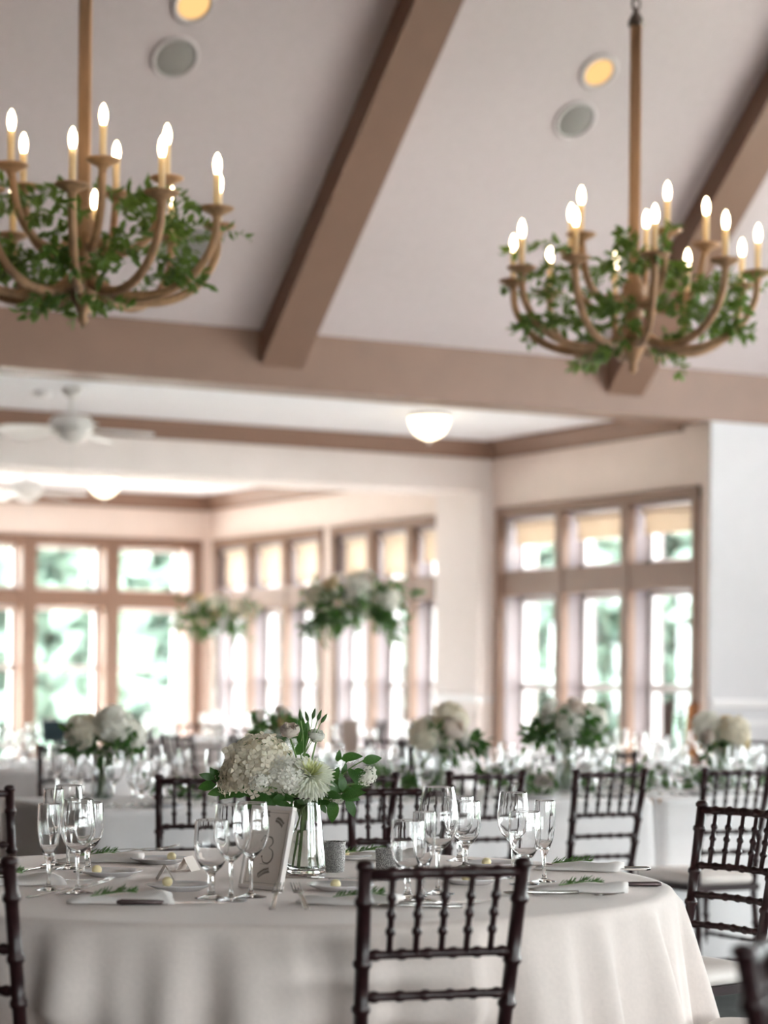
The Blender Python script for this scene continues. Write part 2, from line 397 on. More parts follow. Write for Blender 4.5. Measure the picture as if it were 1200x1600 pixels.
crown('trim_41', ((XW, Y1+.28), (XW, Y2)), 2.86, Z_BAY1, .13, (-1,0))
crown('trim_43', ((XL, Y3), (XW, Y3)), 2.77, Z_BAY2, .12, (0,-1))
crown('trim_44', ((XW, Y2B), (XW, Y3)), 2.77, Z_BAY2, .12, (-1,0))
crown('trim_45', ((XL, Y2B), (XW, Y2B)), 2.77, Z_BAY2, .12, (0,1))

# roller shades in the upper lights of the right wall
pos_w = ['nearest the white wall', 'in the middle', 'nearest the pilaster']
for gi, (a, b) in enumerate(groups):
    for ci, (c0, c1) in enumerate(three(a-b, .10)):
        y_hi, y_lo = a - c0, a - c1
        drop = .17 if gi == 0 else (.33 if not (gi == 1 and ci == 2) else .24)
        where = [['above the tall window furthest left in the bank by the white wall', 'above the middle tall window of the bank by the white wall', 'above the tall window next to the white wall'],
                 ['above the first window left of the pilaster bank, furthest from it', 'above the middle window of the bank just left of the pilaster', 'above the window touching the pilaster on its left'],
                 ['above the window in the far corner of the room', 'above the middle window of the bank next to the far corner', 'above the third window from the far corner']][gi][ci]
        s = thing('roller_shade', 'cream roller shade ' + where, 'window shade', (XW+.045, (y_hi+y_lo)/2, ZH-.02), -math.pi/2, 'cream shades in the upper windows')
        w = (y_hi - y_lo)/2 - (.055 if gi == 0 else .02)
        MB().tube([(-w, .02, -.025), (w, .02, -.025)], .02, 10).build('roller', M_SHADE, s)
        f = MB(); f.box(-w, w, .038, .041, -drop, -.02); f.build('fabric', M_SHADE, s)
        MB().box(-w, w, .033, .046, -drop-.015, -drop).build('hem_bar', M_SHADE, s)

# ------------------------------------------------------------------ outdoors
struct(MB().box(-40, 90, -30, 110, -.5, -.25).build('ground_lawn', M_GRASS))
struct(MB().box(-14, 19, -14, 27, -.24, -.14).build('ground_terrace', M_TERRACE))
rng = random.Random(5)
def tree(px, depth, h, r, label, dens=1.0):
    base = floor_at((px-600)/FOCAL_PX*depth, depth); base.z = -.25
    t = thing('leafy_tree', label, 'tree', base, rng.uniform(0, 6), 'trees outside the windows')
    tr = MB(); tr.tube([(0,0,0),(.05,.02,h*.3),(0,.05,h*.6)], [.22,.16,.09], 8)
    for k in range(6):
        an = k*1.05; z = h*(.28+.05*k); tr.tube([(0,.03,z), (r*.35*math.cos(an), r*.35*math.sin(an), z+h*.12), (r*.6*math.cos(an), r*.6*math.sin(an), z+h*.2)], [.09,.05,.02], 6)
    tr.build('trunk', M_BARK, t)
    b = MB()
    cl = []
    while len(cl) < int(80*dens):
        x_, y_, f_ = rng.uniform(-1,1), rng.uniform(-1,1), rng.uniform(.10,.92)
        if x_*x_ + y_*y_ < (.82 - .45*abs(f_-.42))**2: cl.append((x_*r, y_*r, f_*h))
    for cx, cy, cz in cl:
        for _ in range(46):
            p = Vector((cx,cy,cz)) + Vector((rng.gauss(0,1), rng.gauss(0,1), rng.gauss(0,.8)))*r*.16
            d = Vector((rng.uniform(-1,1), rng.uniform(-1,1), rng.uniform(-1,.4))); s_ = Vector((rng.uniform(-1,1), rng.uniform(-1,1), rng.uniform(-1,1)))
            b.leaf(p, d, s_, .55, .36, .1)
    stuff(b.build('foliage', M_TREE, t))
for px, dp, h, r, lab, de in [
    (-40, 29, 6.6, 2.3, 'leafy tree outside the far windows at the left edge of the picture', 1.0),
    (410, 36, 5.4, 2.3, 'leafy tree outside the windows left of the tall flower centrepiece', 1.0),
    (190, 48, 9.0, 3.2, 'tall leafy tree outside behind the two far windows beside the corner', 2.0),
    (650, 44, 5.6, 2.4, 'leafy tree outside the windows between the tall centrepiece and the pilaster', 1.0),
    (880, 38, 4.6, 2.3, 'leafy tree outside the two left panes of the right window bank', .8),
    (1180, 40, 5.6, 2.3, 'leafy tree outside the tall window next to the white wall', 1.0),
    (440, 60, 6.6, 2.4, 'distant leafy tree outside in line with the far room corner', 1.1),
    (860, 54, 6.4, 2.4, 'distant leafy tree outside beyond the right window bank', .9),
    (-120, 38, 6.6, 2.4, 'tall leafy tree outside beyond the left end of the far windows', 1.0)]:
    tree(px, dp, h, r, lab, de)

# ------------------------------------------------------------------ ceiling fixtures
def on_vault(px, py):
    r = ray(px, py); k = (Z_EAVE + SLOPE*Y1 - CAM_H) / (r.z + SLOPE*r.y); return EYE + r*k
VROT = (math.pi - math.atan(SLOPE), 0, 0)          # local +z points down out of the far slope
def disc_fixture(name, label, cat, px, py, r_in, r_out, m_in, group):
    t = thing(name, label, cat, on_vault(px, py), 0, group); t.rotation_euler = VROT
    MB().lathe([(r_in, .0), (r_out, .0), (r_out, .006), (r_out-.006, .012), (r_in, .012), (r_in, 0)], 32, cap0=False, cap1=False).build('trim_ring', M_RING, t, True)
    return t
for px, py, lab in ((302, 6, 'glowing recessed ceiling light above the left chandelier at the top edge'), (935, 112, 'glowing recessed ceiling light left of the right chandelier rod')):
    t = disc_fixture('recessed_light', lab, 'ceiling light', px, py, .085, .115, None, 'recessed lights in the vault')
    MB().lathe([(.001, .010), (.05, .007), (.086, .002)], 28, cap0=True, cap1=False).build('lamp', M_CAN, t, True)
for px, py, lab in ((273, 90, 'round grey ceiling speaker near the left chandelier'), (898, 187, 'round grey ceiling speaker left of the right chandelier rod')):
    t = disc_fixture('ceiling_speaker', lab, 'speaker', px, py, .105, .128, None, 'speakers in the vault')
    MB().lathe([(.0005, .016), (.04, .015), (.08, .011), (.106, .004)], 32, cap0=True, cap1=False).build('grille', M_GRILLE, t, True)
v = thing('air_vent', 'grey rectangular air vent in the ceiling behind the left chandelier', 'vent', on_vault(299, 378)); v.rotation_euler = VROT
MB().box(-.15, .15, -.075, .075, 0, .006).build('backing', M_GRILLE, v)
fb = MB(); fb.box(-.17,.17,-.095,-.075,0,.014); fb.box(-.17,.17,.075,.095,0,.014); fb.box(-.17,-.15,-.075,.075,0,.014); fb.box(.15,.17,-.075,.075,0,.014)
fb.build('frame', M_GRILLE, v)
sl = MB().box(-.15, .15, -.007, .007, .004, .013).mesh('slat', M_GRILLE)
for k in range(6): put('slat', sl, v, (0, -.0625+.025*k, 0), (.5, 0, 0))

def dome_light(label, loc, r):
    t = thing('dome_light', label, 'ceiling light', loc, 0, 'dome lights on the flat ceilings')
    MB().lathe([(r*.9, 0), (r*1.02, -.006), (r*1.04, -.022), (r*.98, -.03)], 32).build('base_ring', M_WTRIM, t, True)
    MB().lathe([(r*.98*math.cos(a), -.03 - r*1.05*math.sin(a)) for a in [k*math.pi/2/10 for k in range(10)]] + [(.004, -.03-r*1.05)], 32, cap0=False).build('glass_shade', M_DOME, t, True)
    MB().lathe([(.004, -.03-r*1.05-.03), (.012, -.03-r*1.05-.022), (.008, -.03-r*1.05-.008), (.013, -.03-r*1.05)], 10).build('finial', M_WTRIM, t, True)
def down_z(px, py, z): 
    p = onz(px, py, z); return p
dome_light('glowing frosted dome ceiling light in the nearer bay', down_z(671, 646, Z_BAY1), .137)
dome_light('glowing frosted dome ceiling light in the far bay beside the fan', down_z(163, 745, Z_BAY2), .135)
sd = thing('smoke_detector', 'small white smoke detector on the bay ceiling above the fan', 'smoke detector', down_z(65, 612, Z_BAY1))
MB().lathe([(.06,0),(.062,-.02),(.045,-.035),(.02,-.038)], 20).build('body', M_WTRIM, sd, True)

def ceiling_fan(label, top, drop, r, rot):
    t = thing('ceiling_fan', label, 'ceiling fan', top, rot, 'white ceiling fans')
    MB().lathe([(.065,0),(.06,-.03),(.03,-.06),(.012,-.065)], 20).build('canopy', M_FAN, t, True)
    MB().tube([(0,0,-.06),(0,0,-drop)], .011, 10).build('downrod', M_FAN, t, True)
    MB().lathe([(.03,-drop),(.11,-drop-.015),(.135,-drop-.05),(.135,-drop-.10),(.10,-drop-.125),(.07,-drop-.16),(.03,-drop-.175),(.006,-drop-.18)], 24).build('motor_housing', M_FAN, t, True)
    b = MB(); b.prism([(.17,-.045),(.30,-.068),(r-.03,-.075),(r,-.05),(r,.05),(r-.03,.075),(.30,.068),(.17,.045)], -.005, .005)
    bm_ = b.mesh('blade', M_FAN); k_ = MB().box(.10,.20,-.02,.02,-.004,.006).mesh('blade_bracket', M_FAN)
    for k in range(5):
        o = put('blade', bm_, t, (0,0,-drop-.085), (0,0,0)); o.rotation_euler = Euler((.2, .07, 2*math.pi*k/5 + .35), 'XYZ')
        put('blade_bracket', k_, o)
    MB().tube([(.05,.05,-drop-.14),(.05,.05,-drop-.36)], .003, 6).build('pull_chain', M_FAN, t)
ceiling_fan('white ceiling fan in the nearer bay beyond the tan beam', onz(112, 606, Z_BAY1), .16, .50, .4)
ceiling_fan('white ceiling fan in the far bay beside the dome light', onz(42, 730, Z_BAY2), .10, .50, .2)

# ------------------------------------------------------------------ chandeliers
def bez(pts, n):
    """smooth path through points (Catmull-Rom)"""
    P = [Vector(p) for p in pts]; P = [P[0]*2-P[1]] + P + [P[-1]*2-P[-2]]; out = []
    for i in range(1, len(P)-2):
        for k in range(n):
            t = k/n; a,b,c,d = P[i-1],P[i],P[i+1],P[i+2]
            out.append(.5*((2*b)+(c-a)*t+(2*a-5*b+4*c-d)*t*t+(3*b-a-3*c+d)*t*t*t))
    out.append(P[-2]); return out

lower_path = bez([(.03,0,.17),(.12,0,.10),(.28,0,.085),(.42,0,.145),(.505,0,.26),(.52,0,.38)], 5)
upper_path = bez([(.03,0,.32),(.10,0,.255),(.19,0,.27),(.27,0,.36),(.305,0,.52)], 5)
def arm_mesh(path, name): 
    n_ = len(path); return MB().tube(path, [.0195 - .005*k/(n_-1) for k in range(n_)], 8).mesh(name, M_WOOD, True)
ARM_L, ARM_U = arm_mesh(lower_path, 'lower_arm'), arm_mesh(upper_path, 'upper_arm')
CUP = MB().lathe([(.012,-.035),(.016,-.02),(.022,-.012),(.055,.004),(.064,.012),(.062,.016),(.03,.010),(.018,.012)], 20).mesh('drip_cup', M_WOOD, True)
SLEEVE = MB().lathe([(.0125,.01),(.0125,.135),(.009,.138)], 12).mesh('candle_sleeve', M_SLEEVE, True)
BULB = MB().lathe([(.008,.137),(.0112,.147),(.0142,.160),(.0148,.173),(.0125,.190),(.007,.205),(.002,.214)], 14).mesh('bulb', M_BULB, True)

def vine(root, name, rng, start, d, length, leaf, n_leaf, m_leaf, droop=.5, stem_r=.0022, sag=None):
    """one sprig of greenery: a bending stem with paired pointed leaves"""
    d = Vector(d).normalized(); p = Vector(start); pts = [p.copy()]; k_ = max(4, int(length/.035))
    for k in range(k_):
        d = (d + Vector((rng.gauss(0,.16), rng.gauss(0,.16), rng.gauss(0,.12) - droop*.16))).normalized()
        p = p + d*(length/k_); pts.append(p.copy())
    st = MB().tube(pts, [stem_r*(1.1-.7*i/k_) for i in range(k_+1)], 5)
    s = st.build(name, M_STEM, root)
    lf = MB()
    for i in range(n_leaf):
        f = (i+.6)/n_leaf*k_; a = min(int(f), k_-1); q = pts[a].lerp(pts[a+1], f-a); t = (pts[a+1]-pts[a]).normalized()
        side = t.cross(Vector((rng.gauss(0,1), rng.gauss(0,1), rng.gauss(0,1)))).normalized()
        dd = t*.55 + side*.8 + Vector((0,0,-.15)); L = leaf*rng.uniform(.7,1.2)
        lf.leaf(q, dd, Vector((rng.gauss(0,1), rng.gauss(0,1), rng.gauss(0,.6))), L, L*rng.uniform(.36,.5), .22)
    stuff(lf.build('leaves', m_leaf, s))
    return s

def chandelier(px, depth, label, glabel, rodtop, seed):
    base = floor_at((px-600)/FOCAL_PX*depth, depth); base.z = 2.55
    t = thing('chandelier', label, 'chandelier', base, -YAW, 'wooden candle chandeliers')
    MB().lathe([(.004,-.02),(.02,0),(.014,.02),(.03,.05),(.05,.09),(.052,.14),(.036,.18),(.034,.28),(.05,.30),(.05,.35),(.03,.38),(.028,.42)], 20).build('hub', M_WOOD, t, True)
    r_ = MB().box(-.023,.023,-.023,.023,.40,rodtop-2.55,.005); rod = r_.build('rod', M_WOOD, t)
    MB().lathe([(.034,rodtop-2.57),(.034,rodtop-2.55),(.026,rodtop-2.53),(.012,rodtop-2.51),(.008,rodtop-2.49)], 12).build('rod_cap', M_METAL, rod, True)
    link = bez([(0,0,0),(.014,0,.014),(.014,0,.044),(0,0,.058),(-.014,0,.044),(-.014,0,.014),(0,0,0)], 3)
    lm = MB().tube(link, .0052, 6).mesh('chain_link', M_METAL, True)
    z = rodtop - 2.505; k = 0
    while z + 2.55 < Z_RIDGE - .10:
        put('chain_link', lm, t, (0,0,z), (0,0,(k%2)*math.pi/2)); z += .047; k += 1
    MB().lathe([(.07, Z_RIDGE-2.55-.02),(.06, Z_RIDGE-2.55-.05),(.02, Z_RIDGE-2.55-.09)], 16).build('ceiling_canopy', M_METAL, t, True)
    for mesh, end, n_, off, nm in ((ARM_L, lower_path[-1], 10, 3, 'lower_arm'), (ARM_U, upper_path[-1], 5, 20, 'upper_arm')):
        for i in range(n_):
            a = math.radians(off + 360/n_*i)               # measured from the camera side towards the right
            o = put(nm, mesh, t, (0,0,0), (0,0,a - math.pi/2))
            e = (end.x, 0, end.z)
            put('drip_cup', CUP, o, e); put('candle_sleeve', SLEEVE, o, e); put('bulb', BULB, o, e)
    # the greenery lies on the arms
    rg = random.Random(seed)
    g = thing('greenery_garland', glabel, 'garland', base, -YAW, 'green vines on the chandeliers')
    for i in range(26):
        a = rg.uniform(0, 2*math.pi); rr = rg.uniform(.06,.30); zz = rg.uniform(.16,.50)
        vine(g, 'vine', rg, (rr*math.cos(a), rr*math.sin(a), zz), (math.cos(a), math.sin(a), rg.uniform(-.1,.75)), rg.uniform(.18,.34), .060, 24, M_RUSCUS, .7)
    for i in range(20):
        a = math.radians(3 + 18*i + rg.uniform(-6,6)); rr = rg.uniform(.26,.46)
        vine(g, 'vine', rg, (rr*math.cos(a), rr*math.sin(a), .14+.4*(max(0,rr-.26))), (rg.gauss(0,1), rg.gauss(0,1), -.05), rg.uniform(.16,.28), .058, 20, M_RUSCUS, .2)
    for i in range(9):
        a = math.radians(-60 + 40*i + rg.uniform(-15,15))
        vine(g, 'vine', rg, (.34*math.cos(a), .34*math.sin(a), .33), (math.cos(a), math.sin(a), .15), rg.uniform(.22,.38), .046, 17, M_RUSCUS, .25)
    for i in range(10):
        a = rg.uniform(0, 2*math.pi); rr = rg.uniform(.04,.16)
        vine(g, 'vine', rg, (rr*math.cos(a), rr*math.sin(a), .09), (math.cos(a), math.sin(a), -.15), rg.uniform(.12,.20), .05, 14, M_RUSCUS, .5)
chandelier(125, 8.53, 'tan wooden candle chandelier hanging at the left of the picture', 'green leafy vine garland wound over the left chandelier', 4.6, 11)
chandelier(985, 9.74, 'tan wooden candle chandelier hanging at the right of the picture', 'green leafy vine garland wound over the right chandelier', 4.02, 12)

# ------------------------------------------------------------------ chairs
def make_chair():
    t = put('chiavari_chair', None)
    def bamboo(pts, r, rings, n_=10, ring=1.32, w=.006):
        """a turned rod with ring-like nodes at the given fractions of its length"""
        pts = [Vector(p) for p in pts]
        seg = [(pts[i+1]-pts[i]).length for i in range(len(pts)-1)]; tot = sum(seg)
        def pos(s_):
            for i, l in enumerate(seg):
                if s_ <= l or i == len(seg)-1: return pts[i].lerp(pts[i+1], s_/l)
                s_ -= l
        st = {0.0: 1.0, tot: 1.0}
        acc = 0
        for l in seg[:-1]: acc += l; st[acc] = 1.0
        for f in rings:
            c = f*tot
            for dd, k in ((-w*1.6,1.0),(-w*.7,ring),(w*.7,ring),(w*1.6,1.0)):
                if 0 < c+dd < tot: st[c+dd] = k
        ks = sorted(st); return MB().tube([pos(s_) for s_ in ks], [r*st[s_] for s_ in ks], n_)
    wt, ws, wf_ = .155, .135, .15             # half widths of the back posts: top, seat, floor
    for s_ in (-1, 1):
        b = bamboo([(s_*wf_,-.215,0),(s_*ws,-.175,.44),(s_*(ws+.006),-.182,.55),(s_*wt,-.245,.893)], .0135, (.18,.33,.60,.705,.80,.93))
        b.lathe([(.0145,0),(.0175,.004),(.0175,.011),(.012,.017),(.003,.019)], 10, (s_*wt,-.245,.890))
        b.build('back_post', M_MAHOG, t, True)
        bamboo([(s_*.165,.165,.45),(s_*.17,.18,0)], .0135, (.12,.35,.75)).build('front_leg', M_MAHOG, t, True)
        bamboo([(s_*.15,-.195,.22),(s_*.168,.172,.22)], .0085, (.3,.7), 8).build('side_stretcher', M_MAHOG, t, True)
        bamboo([(s_*.152,-.20,.11),(s_*.169,.175,.11)], .0085, (.3,.7), 8).build('side_stretcher', M_MAHOG, t, True)
    def back(z):
        if z <= .55: f = (z-.44)/.11; return ws+.006*f, -.175-.007*f
        f = (z-.55)/(.893-.55); return ws+.006+(wt-ws-.006)*f, -.182-.063*f
    for z, nm, r in ((.882,'top_rail',.0105),(.732,'back_rail',.0085),(.653,'back_rail',.0085),(.574,'back_rail',.0085)):
        hw, y = back(z)
        bamboo([(-hw,y,z),(0,y-.012,z+.002),(hw,y,z)], r, [(k+.5)/6 for k in range(6)] if nm != 'top_rail' else [k/6 for k in range(1,6)], 8).build(nm, M_MAHOG, t, True)
    ha, ya = back(.735); hb, yb_ = back(.880)
    for k in range(5):
        f = (k-2)/3.0; bow = -.012*(1-f*f)
        bamboo([(ha*f,ya+bow,.735),(ha*f*.66+hb*f*.34, ya*.66+yb_*.34+bow,.784),(hb*f,yb_+bow,.880)], .0062, (.28,.5,.72), 8, 1.55, .005).build('spindle', M_MAHOG, t, True)
    bamboo([(-.17,.18,.2),(.17,.18,.2)], .0085, (.2,.5,.8), 8).build('front_stretcher', M_MAHOG, t, True)
    bamboo([(-.15,-.2,.16),(.15,-.2,.16)], .0085, (.2,.5,.8), 8).build('rear_stretcher', M_MAHOG, t, True)
    sp = [(-.15,-.195),(.15,-.195),(.185,.16),(.165,.195),(-.165,.195),(-.185,.16)]
    MB().prism(sp, .425, .448).build('seat', M_MAHOG, t)
    b = MB(); n_ = 28; prof = [(.96,.449),(1.02,.455),(1.04,.468),(1.02,.482),(.94,.492),(.7,.498),(.3,.500)]
    def outl(a, k):
        x, y = math.cos(a), math.sin(a); e = .30
        px_ = math.copysign(abs(x)**e, x); py_ = math.copysign(abs(y)**e, y)
        return ((.163 + .018*py_)*px_*k, .187*py_*k)
    vs = []; fs = []
    for k, z in prof:
        for i in range(n_): q = outl(2*math.pi*(i+.5)/n_, k); vs.append((q[0], q[1], z))
    for r_ in range(len(prof)-1):
        for i in range(n_): j = (i+1)%n_; fs.append((r_*n_+i, r_*n_+j, r_*n_+n_+j, r_*n_+n_+i))
    fs += [tuple(range(n_-1,-1,-1)), tuple(range((len(prof)-1)*n_, len(prof)*n_))]
    c = b.add(vs, fs).build('cushion', M_CUSH, t, True); c['label'] = 'ivory seat cushion'
    return t
CHAIR = make_chair(); chair_used = [False]
def chair(pos, facing, label, group):
    """pos: plan point under the middle of the backrest top; facing: plan vector the sitter looks along"""
    o = CHAIR if not chair_used[0] else copy_tree(CHAIR); chair_used[0] = True
    f = Vector((facing[0], facing[1], 0)).normalized()
    o.location = Vector((pos[0], pos[1], 0)) + f*.245
    o.rotation_euler = (0, 0, math.atan2(-f.x, f.y))
    tag(o, label, 'chair', group); return o
def chair_dir(pos, facing, **k): pass

# ------------------------------------------------------------------ tables and cloths
ZT = .765
def fold_wave(rg, n_):
    ph = [rg.uniform(0, 6.28) for _ in range(5)]; am = [rg.uniform(.6,1) for _ in range(5)]
    def f(u):          # u in turns
        a = 2*math.pi*u
        s_ = am[0]*math.sin(n_*a+ph[0]) + .6*am[1]*math.sin((n_*.6//1)*a+ph[1]) + .45*am[2]*math.sin((n_*1.7//1)*a+ph[2]) + .3*math.sin(3*a+ph[3])
        return math.copysign(abs(s_/1.6)**.8, s_)
    return f
def round_cloth(name, label, c, R, folds, amp, seed, m, dents=(), flare=.10, nA=220, group=None):
    rg = random.Random(seed); fw = fold_wave(rg, folds); b = MB()
    rows = [(0.0,0),(R*.35,0),(R*.7,0),(R*.9,0),(R*.97,0),(R-.012,0),(R-.003,-.004),(R+.003,-.012)] + [(None, -(.03+ (ZT-.05)*(k/13)**1.1)) for k in range(14)]
    vs = []; fs = []
    for ri, (r, dz) in enumerate(rows):
        for k in range(nA):
            u = k/nA; a = 2*math.pi*u
            if r is None:
                d = -dz; g = min(1, d/.38)
                rr = R + .006 + flare*d**1.05 + amp*(g**.8)*(fw(u)*.5+.28)
                for da, dw, rin in dents:
                    x_ = (a - da + math.pi) % (2*math.pi) - math.pi
                    w_ = max(0, 1-(abs(x_)/dw)**4) * max(0, min(1, (d-.19)/.12)); w_ = w_*w_*(3-2*w_)
                    rr = rr*(1-w_) + rin*w_
            else: rr = r
            vs.append((rr*math.cos(a), rr*math.sin(a), ZT + dz))
    for ri in range(len(rows)-1):
        for k in range(nA):
            j = (k+1) % nA; fs.append((ri*nA+k, ri*nA+nA+k, ri*nA+nA+j, ri*nA+j))
    o = b.add(vs, fs).build(name, m, None, True, (c[0], c[1], 0))
    return tag(o, label, 'tablecloth', group)
def round_table(label, c, R, group=None):
    t = thing('round_table', label, 'table', (c[0], c[1], 0), 0, group)
    MB().lathe([(R-.02,ZT-.03),(R-.006,ZT-.028),(R-.006,ZT-.006),(R-.02,ZT-.004)], 48).build('tabletop', M_WOOD, t)
    MB().lathe([(.28,0),(.28,.02),(.06,.05),(.045,.12),(.045,ZT-.06),(.16,ZT-.03)], 20).build('pedestal', M_METAL, t, True)
    return t
def long_cloth(name, label, x0, x1, y0, y1, seed, m, group=None):
    rg = random.Random(seed); fw = fold_wave(rg, 17); b = MB(); rc = .05
    cor = [(x1-rc,y0+rc,-90),(x1-rc,y1-rc,0),(x0+rc,y1-rc,90),(x0+rc,y0+rc,180)]
    base = []
    for i, (cx, cy, a0) in enumerate(cor):
        for k in range(7):
            a = math.radians(a0+15*k); base.append((cx, cy, math.cos(a), math.sin(a)))
        nx = cor[(i+1)%4]; a = math.radians(a0+90); p0 = (cx+rc*math.cos(a), cy+rc*math.sin(a)); p1 = (nx[0]+rc*math.cos(a), nx[1]+rc*math.sin(a))
        L = math.hypot(p1[0]-p0[0], p1[1]-p0[1]); q = max(4, int(L/.035))
        for k in range(1, q):
            f = k/q; base.append((p0[0]+(p1[0]-p0[0])*f-rc*math.cos(a), p0[1]+(p1[1]-p0[1])*f-rc*math.sin(a), math.cos(a), math.sin(a)))
    N = len(base); vs = []; fs = []
    rows = [(rc-.03,0),(rc-.012,0),(rc-.003,-.004),(rc+.003,-.012)] + [(None, -(.03+(ZT-.05)*(k/12)**1.1)) for k in range(13)]
    for r, dz in rows:
        for i, (cx, cy, nx, ny) in enumerate(base):
            rr = r if r is not None else rc + .005 + .03*(-dz) + .022*min(1, -dz/.5)*(fw(i/N*1.0)*.5+.3)
            vs.append((cx+nx*rr, cy+ny*rr, ZT+dz))
    for ri in range(len(rows)-1):
        for k in range(N):
            j = (k+1)%N; fs.append((ri*N+k, ri*N+N+k, ri*N+N+j, ri*N+j))
    fs.append(tuple(range(N)))
    return tag(b.add(vs, fs).build(name, m, None, True), label, 'tablecloth', group)

TC = floor_at(-.28, 5.34); TR = .95
round_table('round banquet table under the pale cloth in the foreground', TC, TR)
fc = floor_at(.115, 4.22); f_ang = math.atan2(fc.y-TC.y, fc.x-TC.x)
lc = floor_at(-.82, 4.28); l_ang = math.atan2(lc.y-TC.y, lc.x-TC.x)
round_cloth('tablecloth', 'pale beige floor-length cloth on the round table in the foreground', TC, TR, 31, .125, 4, M_LINEN,
            dents=((f_ang, .27, .70), (l_ang, .27, .70)), nA=360)

G1 = 'chairs around the foreground round table'
def face_table(p, label, c=TC, g=G1): return chair(p, (c.x-p.x, c.y-p.y), label, g)
face_table(fc, 'dark mahogany ladder-back chair in front of the round table, its back towards us')
face_table(lc, 'dark mahogany chair cut off by the left edge, nearest on that side')
face_table(floor_at(.968, 6.22), 'dark mahogany chair with ivory seat at the right of the round table, facing us')
face_table(floor_at(1.09, 4.83), 'chair at the lower right corner whose ivory seat touches the cloth')
face_table(floor_at(-1.245, 6.80), 'dark chair with one post showing at the left edge behind the clustered glasses')
chair(floor_at(.055, 7.15), (-.02*0 - FWD.x, -FWD.y), 'dark mahogany chair behind the middle glasses, right of the flower vase', G1)
chair(floor_at(-.60, 7.75), (-FWD.x, -FWD.y), 'dark mahogany chair left of the white hydrangea, beyond the round table', G1)
near = chair(floor_at(.51, 3.05), (R0.x*.55+FWD.x*-.2, R0.y*.55+FWD.y*-.2), 'out of focus dark chair back cut off in the bottom right corner', 'chairs of a neighbouring table')

# long table behind
YL0, YL1 = 7.50, 8.40
for i, (x0, x1, lab) in enumerate(((3.02, 5.44, 'left'), (5.455, 7.9, 'right'))):
    t = thing('long_table', 'long banquet table under white cloth, %s one of two end to end' % lab, 'table', ((x0+x1)/2, (YL0+YL1)/2, 0), 0, 'long tables')
    w = (x1-x0)/2-.01; h = (YL1-YL0)/2-.01
    MB().box(-w, w, -h, h, ZT-.03, ZT-.004).build('tabletop', M_WOOD, t)
    lg = MB().tube([(0,0,0),(0,0,ZT-.03)], .016, 8).mesh('leg', M_METAL)
    for sx in (-1,1):
        for sy in (-1,1): put('leg', lg, t, (sx*(w-.12), sy*(h-.1), 0))
    long_cloth('long_tablecloth', 'white cloth on the long table behind, %s half of the row' % lab, x0, x1, YL0, YL1, 20+i, M_LINEN2, 'cloths on the long tables')
def x_at(px, Y): 
    r = ray(px, HORIZON); return r.x/r.y*Y
G2 = 'chairs along the near side of the long table'
for px, lab in ((560, 'dark chair at the long table partly hidden behind the vase leaves'), (762, 'dark chair at the long table seen right of the tallest wine glass'),
                (956, 'dark chair at the long table beyond the right end of the round table'), (1154, 'dark chair at the long table at the right edge of the picture')):
    chair((x_at(px, 7.07), 7.07), (0,1), lab, G2)

# round tables further back
far_tables = [
    (floor_at(-.175, 14.0), .76, 'the larger raised flower table', M_LINEN2, (10, 60, 110, 160, 210, 260, 310)),
    (floor_at(-1.30, 17.6), .76, 'the smaller raised flower table', M_LINEN2, (0, 52, 104, 156, 208, 260, 312)),
    (floor_at(-1.93, 12.2), .76, 'the round table at the far left', M_LINEN2, (-75, -30, 20, 75, 120, 180)),
    (floor_at(1.30, 12.1), .76, 'the round table by the right windows', M_LINEN2, (-60, -12, 38, 88, 138, 188, 238)),
]
def side_words(a):
    a = a % 360
    names = ['near', 'near right', 'right', 'far right', 'far', 'far left', 'left', 'near left']
    return names[int(((a + 22.5) % 360)//45)]
for i, (c, R, desc, m, angs) in enumerate(far_tables):
    round_table('round table under white cloth, ' + desc, c, R, 'round tables in the background')
    round_cloth('tablecloth', 'white cloth on ' + desc, c, R, 13, .06, 40+i, m, nA=120, group='white cloths in the background', flare=.06)
    seen = set()
    for a in angs:
        an = math.radians(a); p = c + R0*(1.32*math.sin(an)) - FWD*(1.32*math.cos(an))
        w = side_words(a)
        if w in seen: w = w + ' end' 
        seen.add(w)
        chair(p, (c.x-p.x, c.y-p.y), 'blurred dark chair on the %s side of %s' % (w, desc), 'chairs around the background tables')

# ------------------------------------------------------------------ glassware and tableware
def glass_profile(kind):
    if kind == 'wine':      # h .205
        o = [(.034,0),(.034,.0015),(.02,.004),(.006,.009),(.0042,.02),(.004,.075),(.0055,.083),(.016,.092),(.030,.108),(.0375,.128),(.0385,.145),(.036,.170),(.0325,.204)]
    elif kind == 'bigwine':
        o = [(.037,0),(.037,.0015),(.022,.004),(.006,.009),(.0043,.02),(.0042,.085),(.006,.094),(.019,.104),(.036,.124),(.0445,.148),(.0450,.165),(.041,.195),(.0335,.236)]
    elif kind == 'goblet':  # short stem water goblet
        o = [(.035,0),(.035,.0015),(.022,.004),(.009,.009),(.0065,.018),(.0075,.03),(.0065,.045),(.010,.055),(.022,.066),(.033,.084),(.0375,.105),(.0380,.125),(.0365,.150),(.0355,.168)]
    else:                   # flute
        o = [(.030,0),(.030,.0015),(.018,.004),(.006,.008),(.0045,.02),(.0042,.052),(.006,.062),(.013,.078),(.0205,.100),(.0245,.128),(.0250,.155),(.0240,.190)]
    return o
